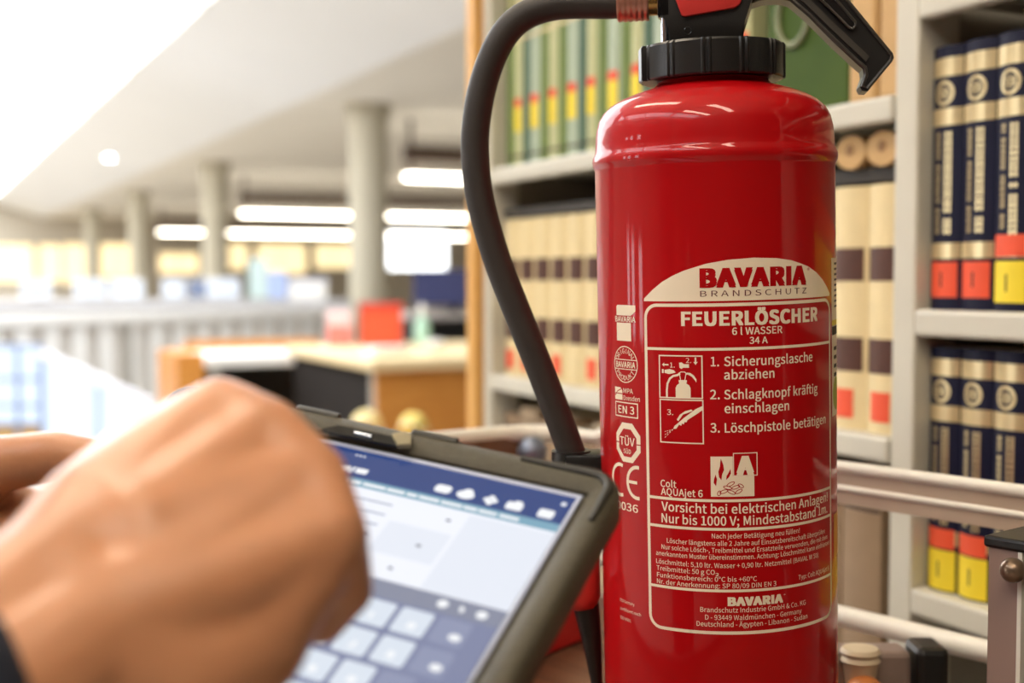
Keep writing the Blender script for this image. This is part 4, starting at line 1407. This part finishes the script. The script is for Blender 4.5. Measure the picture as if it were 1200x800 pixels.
def stext(txt, U0, V, cap, m, bold=0.03, width=None):
    bm = text_bm(txt, bold)
    x0 = min(v.co.x for v in bm.verts)
    x1 = max(v.co.x for v in bm.verts)
    k = cap / _CAP
    kx = k if width is None else width / (x1 - x0)
    for v in bm.verts:
        v.co = tpt(U0 - (v.co.x - x0) * kx, V - v.co.y * k, SZ + 0.24 + v.co.z)
    return obj('screen_text', bm, m, screen)


stext('N', 146.5, 34.4, 5.4, m_icon, 0.09, 6.6)
stext('100 / 100', 136, 34.2, 3.2, m_icon, 0.05, 16.5)
rnd = random.Random(9)
U = 141
while U > 36:
    w = rnd.uniform(5, 13)
    flat('address_word', rect(max(U - w, 34), 40.2, U, 42.2), 0.2, m_icon)
    U -= w + rnd.uniform(0.8, 1.6)
for k in range(6):
    V = 51 + 7.6 * k
    flat('text_row', rect(96, V, 96 + rnd.uniform(35, 75), V + 1.2), 0.2, m_txt)
for U, V in ((65, 52), (70, 73), (97, 73), (100, 84), (75, 91)):
    flat('small_mark', rr(U, V, U + 2.4, V + 1.5, 0.5), 0.24, m_dim)
for U, V in ((44.4, 104.5), (25.8, 105.2)):
    flat('bar_icon', circle(U, V, 2.6, 2.4, 14), 0.2, m_icon)
flat('bar_icon', [(35.8, 102.6), (33.8, 105.0), (35.0, 107.2), (36.6, 104.6)], 0.2, m_icon)
# keys
for row in range(4):
    Vc = 119.2 + 17.9 * row
    off = (0, 0, 8.6, 8.6)[row]
    for c in range(12):
        Uc = 34.0 + off + 17.7 * c
        if Uc > 228 or Vc > 176:
            continue
        grey = c == 0 or (row == 1 and c == 0) or (row > 2 and c == 1)
        k = flat('key', rr(Uc - 7.6, Vc - 7.5, Uc + 7.6, min(Vc + 7.5, 177), 1.6), 0.18, m_keyg if grey else m_key)
        if grey:
            flat('key_symbol', circle(Uc - 3, Vc + 2.2, 2.9, 2.1, 12), 0.24, m_icon)
        else:
            stext('poiuztrewqas'[c].upper() if row == 0 else 'lkjhgfdsayxc'[c].upper() if row == 1 else 'mnbvcxyqwert'[c].upper(), Uc + 1.4, Vc + 3.6, 3.2, m_icon, 0.05)

# ------------------------------------------------------------------ person
HAND_R = [(0.0422, 0.4235, 1.1548, 0.0235, 0.0505, 0.4045, 1.1417, 0.0235), (0.0422, 0.4235, 1.1548, 0.0235, 0.1018, 0.461, 1.2023, 0.013), (0.0422, 0.4235, 1.1548, 0.0235, 0.1147, 0.4435, 1.1955, 0.013), (0.0505, 0.4045, 1.1417, 0.0235, 0.1251, 0.4245, 1.1817, 0.0126), (0.0505, 0.4045, 1.1417, 0.0235, 0.1266, 0.4063, 1.1657, 0.0118), (0.069, 0.4257, 1.1629, 0.025, 0.1147, 0.4435, 1.1955, 0.013), (0.069, 0.4257, 1.1629, 0.025, 0.1251, 0.4245, 1.1817, 0.0126), (0.0884, 0.4323, 1.1686, 0.024, 0.1018, 0.461, 1.2023, 0.013), (0.0884, 0.4323, 1.1686, 0.024, 0.1147, 0.4435, 1.1955, 0.013), (0.0884, 0.4323, 1.1686, 0.024, 0.1251, 0.4245, 1.1817, 0.0126), (0.0884, 0.4323, 1.1686, 0.024, 0.1266, 0.4063, 1.1657, 0.0118), (0.1018, 0.461, 1.2023, 0.013, 0.1147, 0.4435, 1.1955, 0.013), (0.1147, 0.4435, 1.1955, 0.013, 0.1251, 0.4245, 1.1817, 0.0126), (0.1251, 0.4245, 1.1817, 0.0126, 0.1266, 0.4063, 1.1657, 0.0118), (0.1018, 0.461, 1.2023, 0.013, 0.1174, 0.4965, 1.1761, 0.0104), (0.1174, 0.4965, 1.1761, 0.0104, 0.1274, 0.5191, 1.1484, 0.009), (0.1274, 0.5191, 1.1484, 0.009, 0.1375, 0.548, 1.1249, 0.008), (0.1147, 0.4435, 1.1955, 0.013, 0.134, 0.4707, 1.1727, 0.0108), (0.134, 0.4707, 1.1727, 0.0108, 0.1316, 0.4772, 1.1488, 0.0096), (0.1316, 0.4772, 1.1488, 0.0096, 0.1159, 0.4647, 1.1487, 0.0088), (0.1251, 0.4245, 1.1817, 0.0126, 0.141, 0.4444, 1.1566, 0.0106), (0.141, 0.4444, 1.1566, 0.0106, 0.1356, 0.4547, 1.1354, 0.0094), (0.1356, 0.4547, 1.1354, 0.0094, 0.1194, 0.4448, 1.1393, 0.0086), (0.1266, 0.4063, 1.1657, 0.0118, 0.1361, 0.4216, 1.1427, 0.0098), (0.1361, 0.4216, 1.1427, 0.0098, 0.1296, 0.4307, 1.1298, 0.0086), (0.1296, 0.4307, 1.1298, 0.0086, 0.1167, 0.4259, 1.1343, 0.0078), (0.0505, 0.4045, 1.1417, 0.0235, 0.074, 0.4036, 1.1261, 0.025), (0.074, 0.4036, 1.1261, 0.025, 0.0974, 0.4107, 1.1337, 0.022), (0.0974, 0.4107, 1.1337, 0.022, 0.1266, 0.4063, 1.1657, 0.0118), (0.0974, 0.4107, 1.1337, 0.022, 0.0884, 0.4323, 1.1686, 0.024), (0.074, 0.4036, 1.1261, 0.025, 0.069, 0.4257, 1.1629, 0.025), (0.0422, 0.4235, 1.1548, 0.0235, 0.0555, 0.4402, 1.1693, 0.0215), (0.0555, 0.4402, 1.1693, 0.0215, 0.0775, 0.4716, 1.1845, 0.0175), (0.0775, 0.4716, 1.1845, 0.0175, 0.1028, 0.5005, 1.1624, 0.0118), (0.1028, 0.5005, 1.1624, 0.0118, 0.1183, 0.5166, 1.1447, 0.0098), (0.0555, 0.4402, 1.1693, 0.0215, 0.069, 0.4257, 1.1629, 0.025), (0.069, 0.4257, 1.1629, 0.025, 0.0884, 0.4323, 1.1686, 0.024), (0.0555, 0.4402, 1.1693, 0.0215, 0.1018, 0.461, 1.2023, 0.013), (0.0775, 0.4716, 1.1845, 0.0175, 0.1018, 0.461, 1.2023, 0.013), (0.0422, 0.4235, 1.1548, 0.0235, -0.0511, 0.3657, 1.0927, 0.034), (0.0505, 0.4045, 1.1417, 0.0235, -0.0511, 0.3657, 1.0927, 0.034), (-0.0511, 0.3657, 1.0927, 0.034, -0.1701, 0.3066, 1.0248, 0.043), (-0.1701, 0.3066, 1.0248, 0.043, -0.3072, 0.1692, 1.279, 0.055)]
HAND_L = [(-0.046, 0.7347, 1.1263, 0.026, -0.0551, 0.7223, 1.1113, 0.024), (-0.046, 0.7347, 1.1263, 0.026, 0.0006, 0.7111, 1.1372, 0.023), (-0.0551, 0.7223, 1.1113, 0.024, -0.0044, 0.6957, 1.1219, 0.021), (0.0006, 0.7111, 1.1372, 0.023, -0.0044, 0.6957, 1.1219, 0.021), (0.0006, 0.7111, 1.1372, 0.023, 0.0506, 0.6951, 1.1333, 0.012), (-0.0044, 0.6957, 1.1219, 0.021, 0.0383, 0.6829, 1.1231, 0.012), (-0.0044, 0.6957, 1.1219, 0.021, 0.0233, 0.6734, 1.1136, 0.0115), (-0.0551, 0.7223, 1.1113, 0.024, 0.0027, 0.672, 1.1073, 0.0105), (0.0506, 0.6951, 1.1333, 0.012, 0.0383, 0.6829, 1.1231, 0.012), (0.0383, 0.6829, 1.1231, 0.012, 0.0233, 0.6734, 1.1136, 0.0115), (0.0233, 0.6734, 1.1136, 0.0115, 0.0027, 0.672, 1.1073, 0.0105), (0.0006, 0.7111, 1.1372, 0.023, 0.0109, 0.6962, 1.149, 0.0185), (-0.046, 0.7347, 1.1263, 0.026, 0.0109, 0.6962, 1.149, 0.0185), (0.0109, 0.6962, 1.149, 0.0185, 0.0385, 0.6758, 1.1585, 0.015), (0.0385, 0.6758, 1.1585, 0.015, 0.0651, 0.658, 1.1643, 0.0122), (0.0651, 0.658, 1.1643, 0.0122, 0.0895, 0.6428, 1.1611, 0.01), (0.0506, 0.6951, 1.1333, 0.012, 0.0808, 0.6778, 1.1261, 0.0105), (0.0808, 0.6778, 1.1261, 0.0105, 0.1038, 0.6583, 1.1239, 0.0095), (0.0383, 0.6829, 1.1231, 0.012, 0.0684, 0.6627, 1.1152, 0.0105), (0.0684, 0.6627, 1.1152, 0.0105, 0.0926, 0.6415, 1.1132, 0.0095), (0.0233, 0.6734, 1.1136, 0.0115, 0.0502, 0.653, 1.1064, 0.01), (0.0502, 0.653, 1.1064, 0.01, 0.0718, 0.6347, 1.105, 0.0092), (0.0027, 0.672, 1.1073, 0.0105, 0.024, 0.6545, 1.1005, 0.0092), (0.024, 0.6545, 1.1005, 0.0092, 0.0401, 0.6394, 1.0991, 0.0085), (0.0006, 0.7111, 1.1372, 0.023, 0.0385, 0.6758, 1.1585, 0.015), (-0.0044, 0.6957, 1.1219, 0.021, 0.0027, 0.672, 1.1073, 0.0105), (-0.046, 0.7347, 1.1263, 0.026, -0.1727, 0.6705, 1.0778, 0.036), (-0.0551, 0.7223, 1.1113, 0.024, -0.1727, 0.6705, 1.0778, 0.036), (-0.1727, 0.6705, 1.0778, 0.036, -0.2993, 0.6062, 1.0293, 0.043), (-0.2993, 0.6062, 1.0293, 0.043, -0.4091, 0.538, 1.2649, 0.055)]
PT = {'RSHO': [-0.3072, 0.1692, 1.279], 'LSHO': [-0.4091, 0.538, 1.2649], 'RELB': [-0.1701, 0.3066, 1.0248], 'LELB': [-0.2993, 0.6062, 1.0293], 'RFA': [-0.0511, 0.3657, 1.0927], 'LFA': [-0.1727, 0.6705, 1.0778], 'RWA': [0.0422, 0.4235, 1.1548], 'RWB': [0.0505, 0.4045, 1.1417], 'LW': [-0.046, 0.7347, 1.1263], 'RTIP': [0.1375, 0.548, 1.1249], 'RDP': [0.1274, 0.5191, 1.1484], 'LTH': [0.0895, 0.6428, 1.1611], 'LTHC': [0.0651, 0.658, 1.1643]}
V3 = {k: Vector(v) for k, v in PT.items()}


def blob(name, segs, voxel, material, parent, smooth=4, extra=None):
    bm = bmesh.new()
    for s in segs:
        p0, r0, p1, r1 = Vector(s[0:3]), s[3], Vector(s[4:7]), s[7]
        if (p1 - p0).length > 1e-4:
            k = 4
            add_tube(bm, [p0.lerp(p1, i / k) for i in range(k + 1)], [r0 + (r1 - r0) * i / k for i in range(k + 1)], 16)
        add_ball(bm, p0, r0 * 1.0, 3)
        add_ball(bm, p1, r1 * 1.0, 3)
    if extra:
        extra(bm)
    me = bpy.data.meshes.new(name)
    bm.to_mesh(me)
    bm.free()
    tmp = bpy.data.objects.new('tmp', me)
    COL.objects.link(tmp)
    md = tmp.modifiers.new('r', 'REMESH')
    md.mode = 'VOXEL'
    md.voxel_size = voxel
    ms = tmp.modifiers.new('s', 'SMOOTH')
    ms.iterations = smooth
    ms.factor = 0.5
    dg = bpy.context.evaluated_depsgraph_get()
    out = bpy.data.meshes.new_from_object(tmp.evaluated_get(dg))
    bpy.data.objects.remove(tmp)
    bpy.data.meshes.remove(me)
    out.name = name
    out.materials.clear()
    out.materials.append(material)
    out.polygons.foreach_set('use_smooth', [True] * len(out.polygons))
    o = link(name, out, None)
    o.parent = parent
    o.matrix_parent_inverse = parent.matrix_basis.inverted()
    return o


def seg(a, ra, b, rb):
    return tuple(a) + (ra,) + tuple(b) + (rb,)


mid = (V3['RSHO'] + V3['LSHO']) / 2
fwd = Vector((0.965, 0.262, 0))
side = Vector((-0.262, 0.965, 0))        # towards the person's left
pelv = Vector((mid.x - 0.02, mid.y, 0.93))
person = thing('person', 'person in navy jacket typing on the tablet with one hand', 'person', (pelv.x, pelv.y, 0))
neck = mid + Vector((0.0, 0, 0.06))
head = mid + fwd * 0.05 + Vector((0, 0, 0.255))
bsegs = [tuple(s) for s in HAND_R] + [tuple(s) for s in HAND_L]
bsegs += [seg(V3['RSHO'], 0.05, mid, 0.06), seg(V3['LSHO'], 0.05, mid, 0.06), seg(mid, 0.08, pelv, 0.09), seg(neck, 0.055, head - Vector((0, 0, 0.05)), 0.052)]
bsegs += [seg(head + Vector((0, 0, 0.03)), 0.085, head - fwd * 0.02 + Vector((0, 0, 0.04)), 0.088), seg(head + fwd * 0.035 - Vector((0, 0, 0.055)), 0.052, head + fwd * 0.02, 0.072),
          seg(head + fwd * 0.088 + Vector((0, 0, 0.005)), 0.010, head + fwd * 0.102 - Vector((0, 0, 0.03)), 0.014),
          seg(head + fwd * 0.082 - Vector((0, 0, 0.062)) + side * 0.018, 0.008, head + fwd * 0.082 - Vector((0, 0, 0.062)) - side * 0.018, 0.008)]
for s in (-1, 1):
    bsegs.append(seg(head + side * 0.082 * s - Vector((0, 0, 0.0)), 0.014, head + side * 0.085 * s - Vector((0, 0, 0.03)), 0.011))
bodyo = blob('body', bsegs, 0.0026, M_SKIN, person, 5)


def attach(name, bm, m, parent, smooth=60):
    o = obj(name, bm, m, None, smooth)
    o.parent = parent
    o.matrix_parent_inverse = Matrix.Translation((-pelv.x, -pelv.y, 0))
    return o


for s in (-1, 1):
    bm = bmesh.new()
    add_ball(bm, head + fwd * 0.0745 + side * 0.031 * s + Vector((0, 0, 0.012)), 0.011, 2)
    attach('eye', bm, mat('eye_white', (226, 222, 214), 0.2, noise=0.02), person)
    bm = bmesh.new()
    add_tube(bm, [head + fwd * 0.0815 + side * (0.031 * s + 0.018 * k) + Vector((0, 0, 0.036 - 0.004 * abs(k))) for k in (-1, -0.5, 0, 0.5, 1)], 0.0035, 8)
    attach('eyebrow', bm, M_HAIR, person)
hs = [seg(head - fwd * 0.03 + Vector((0, 0, 0.06)), 0.092, head - fwd * 0.045 - Vector((0, 0, 0.03)), 0.075), seg(head + fwd * 0.03 + Vector((0, 0, 0.085)), 0.062, head - fwd * 0.02 + Vector((0, 0, 0.09)), 0.075)]
blob('hair', hs, 0.006, M_HAIR, person, 3)
rw = (V3['RWA'] + V3['RWB']) / 2
rc = V3['RELB'].lerp(rw, 0.80)
lc = V3['LELB'].lerp(V3['LW'], 0.72)
js = [seg(V3['RSHO'], 0.072, V3['RELB'], 0.056), seg(V3['RELB'], 0.056, rc, 0.038), seg(V3['LSHO'], 0.072, V3['LELB'], 0.056), seg(V3['LELB'], 0.056, lc, 0.042),
      seg(V3['RSHO'], 0.075, V3['LSHO'], 0.075), seg(V3['RSHO'] - Vector((0, 0, 0.05)) + side * 0.06, 0.10, pelv - side * 0.07 - Vector((0, 0, 0.03)), 0.105),
      seg(V3['LSHO'] - Vector((0, 0, 0.05)) - side * 0.06, 0.10, pelv + side * 0.07 - Vector((0, 0, 0.03)), 0.105), seg(neck - Vector((0, 0, 0.03)), 0.075, neck + Vector((0, 0, 0.02)), 0.064)]
blob('jacket', js, 0.007, M_NAVY, person, 3)
ts = []
for s in (-1, 1):
    hip = pelv + side * 0.085 * s - Vector((0, 0, 0.04))
    knee = Vector((hip.x + 0.015, hip.y, 0.50))
    ank = Vector((hip.x - 0.01, hip.y, 0.10))
    ts += [seg(hip, 0.095, knee, 0.068), seg(knee, 0.068, ank, 0.052)]
ts.append(seg(pelv - side * 0.06, 0.10, pelv + side * 0.06, 0.10))
blob('trousers', ts, 0.009, M_TROUSER, person, 3)
for s in (-1, 1):
    hip = pelv + side * 0.085 * s
    a = Vector((hip.x - 0.02, hip.y, 0.045))
    blob('shoe', [seg(a - fwd * 0.04, 0.042, a + fwd * 0.06, 0.042), seg(a + fwd * 0.06, 0.042, a + fwd * 0.16 - Vector((0, 0, 0.008)), 0.036), seg(a, 0.045, a + Vector((0, 0, 0.05)), 0.045)], 0.006, M_BLACKPL, person, 3)
# nails
dirn = (V3['RTIP'] - V3['RDP']).normalized()
bm = bmesh.new()
add_ball(bm, (0, 0, 0), 0.006, 2, (0.9, 1.3, 0.28))
q = dirn.to_track_quat('Y', 'Z').to_matrix()
bmesh.ops.rotate(bm, cent=(0, 0, 0), matrix=q, verts=bm.verts[:])
bmesh.ops.translate(bm, vec=V3['RTIP'] - dirn * 0.002 + q @ Vector((0, 0, 0.0068)), verts=bm.verts[:])
attach('fingernail', bm, M_NAIL, person)
dirn = (V3['LTH'] - V3['LTHC']).normalized()
bm = bmesh.new()
add_ball(bm, (0, 0, 0), 0.008, 2, (0.9, 1.2, 0.28))
q = dirn.to_track_quat('Y', 'Z').to_matrix()
bmesh.ops.rotate(bm, cent=(0, 0, 0), matrix=q, verts=bm.verts[:])
bmesh.ops.translate(bm, vec=V3['LTH'] + dirn * 0.001 + q @ Vector((0, 0, 0.0088)), verts=bm.verts[:])
attach('thumbnail', bm, M_NAIL, person)
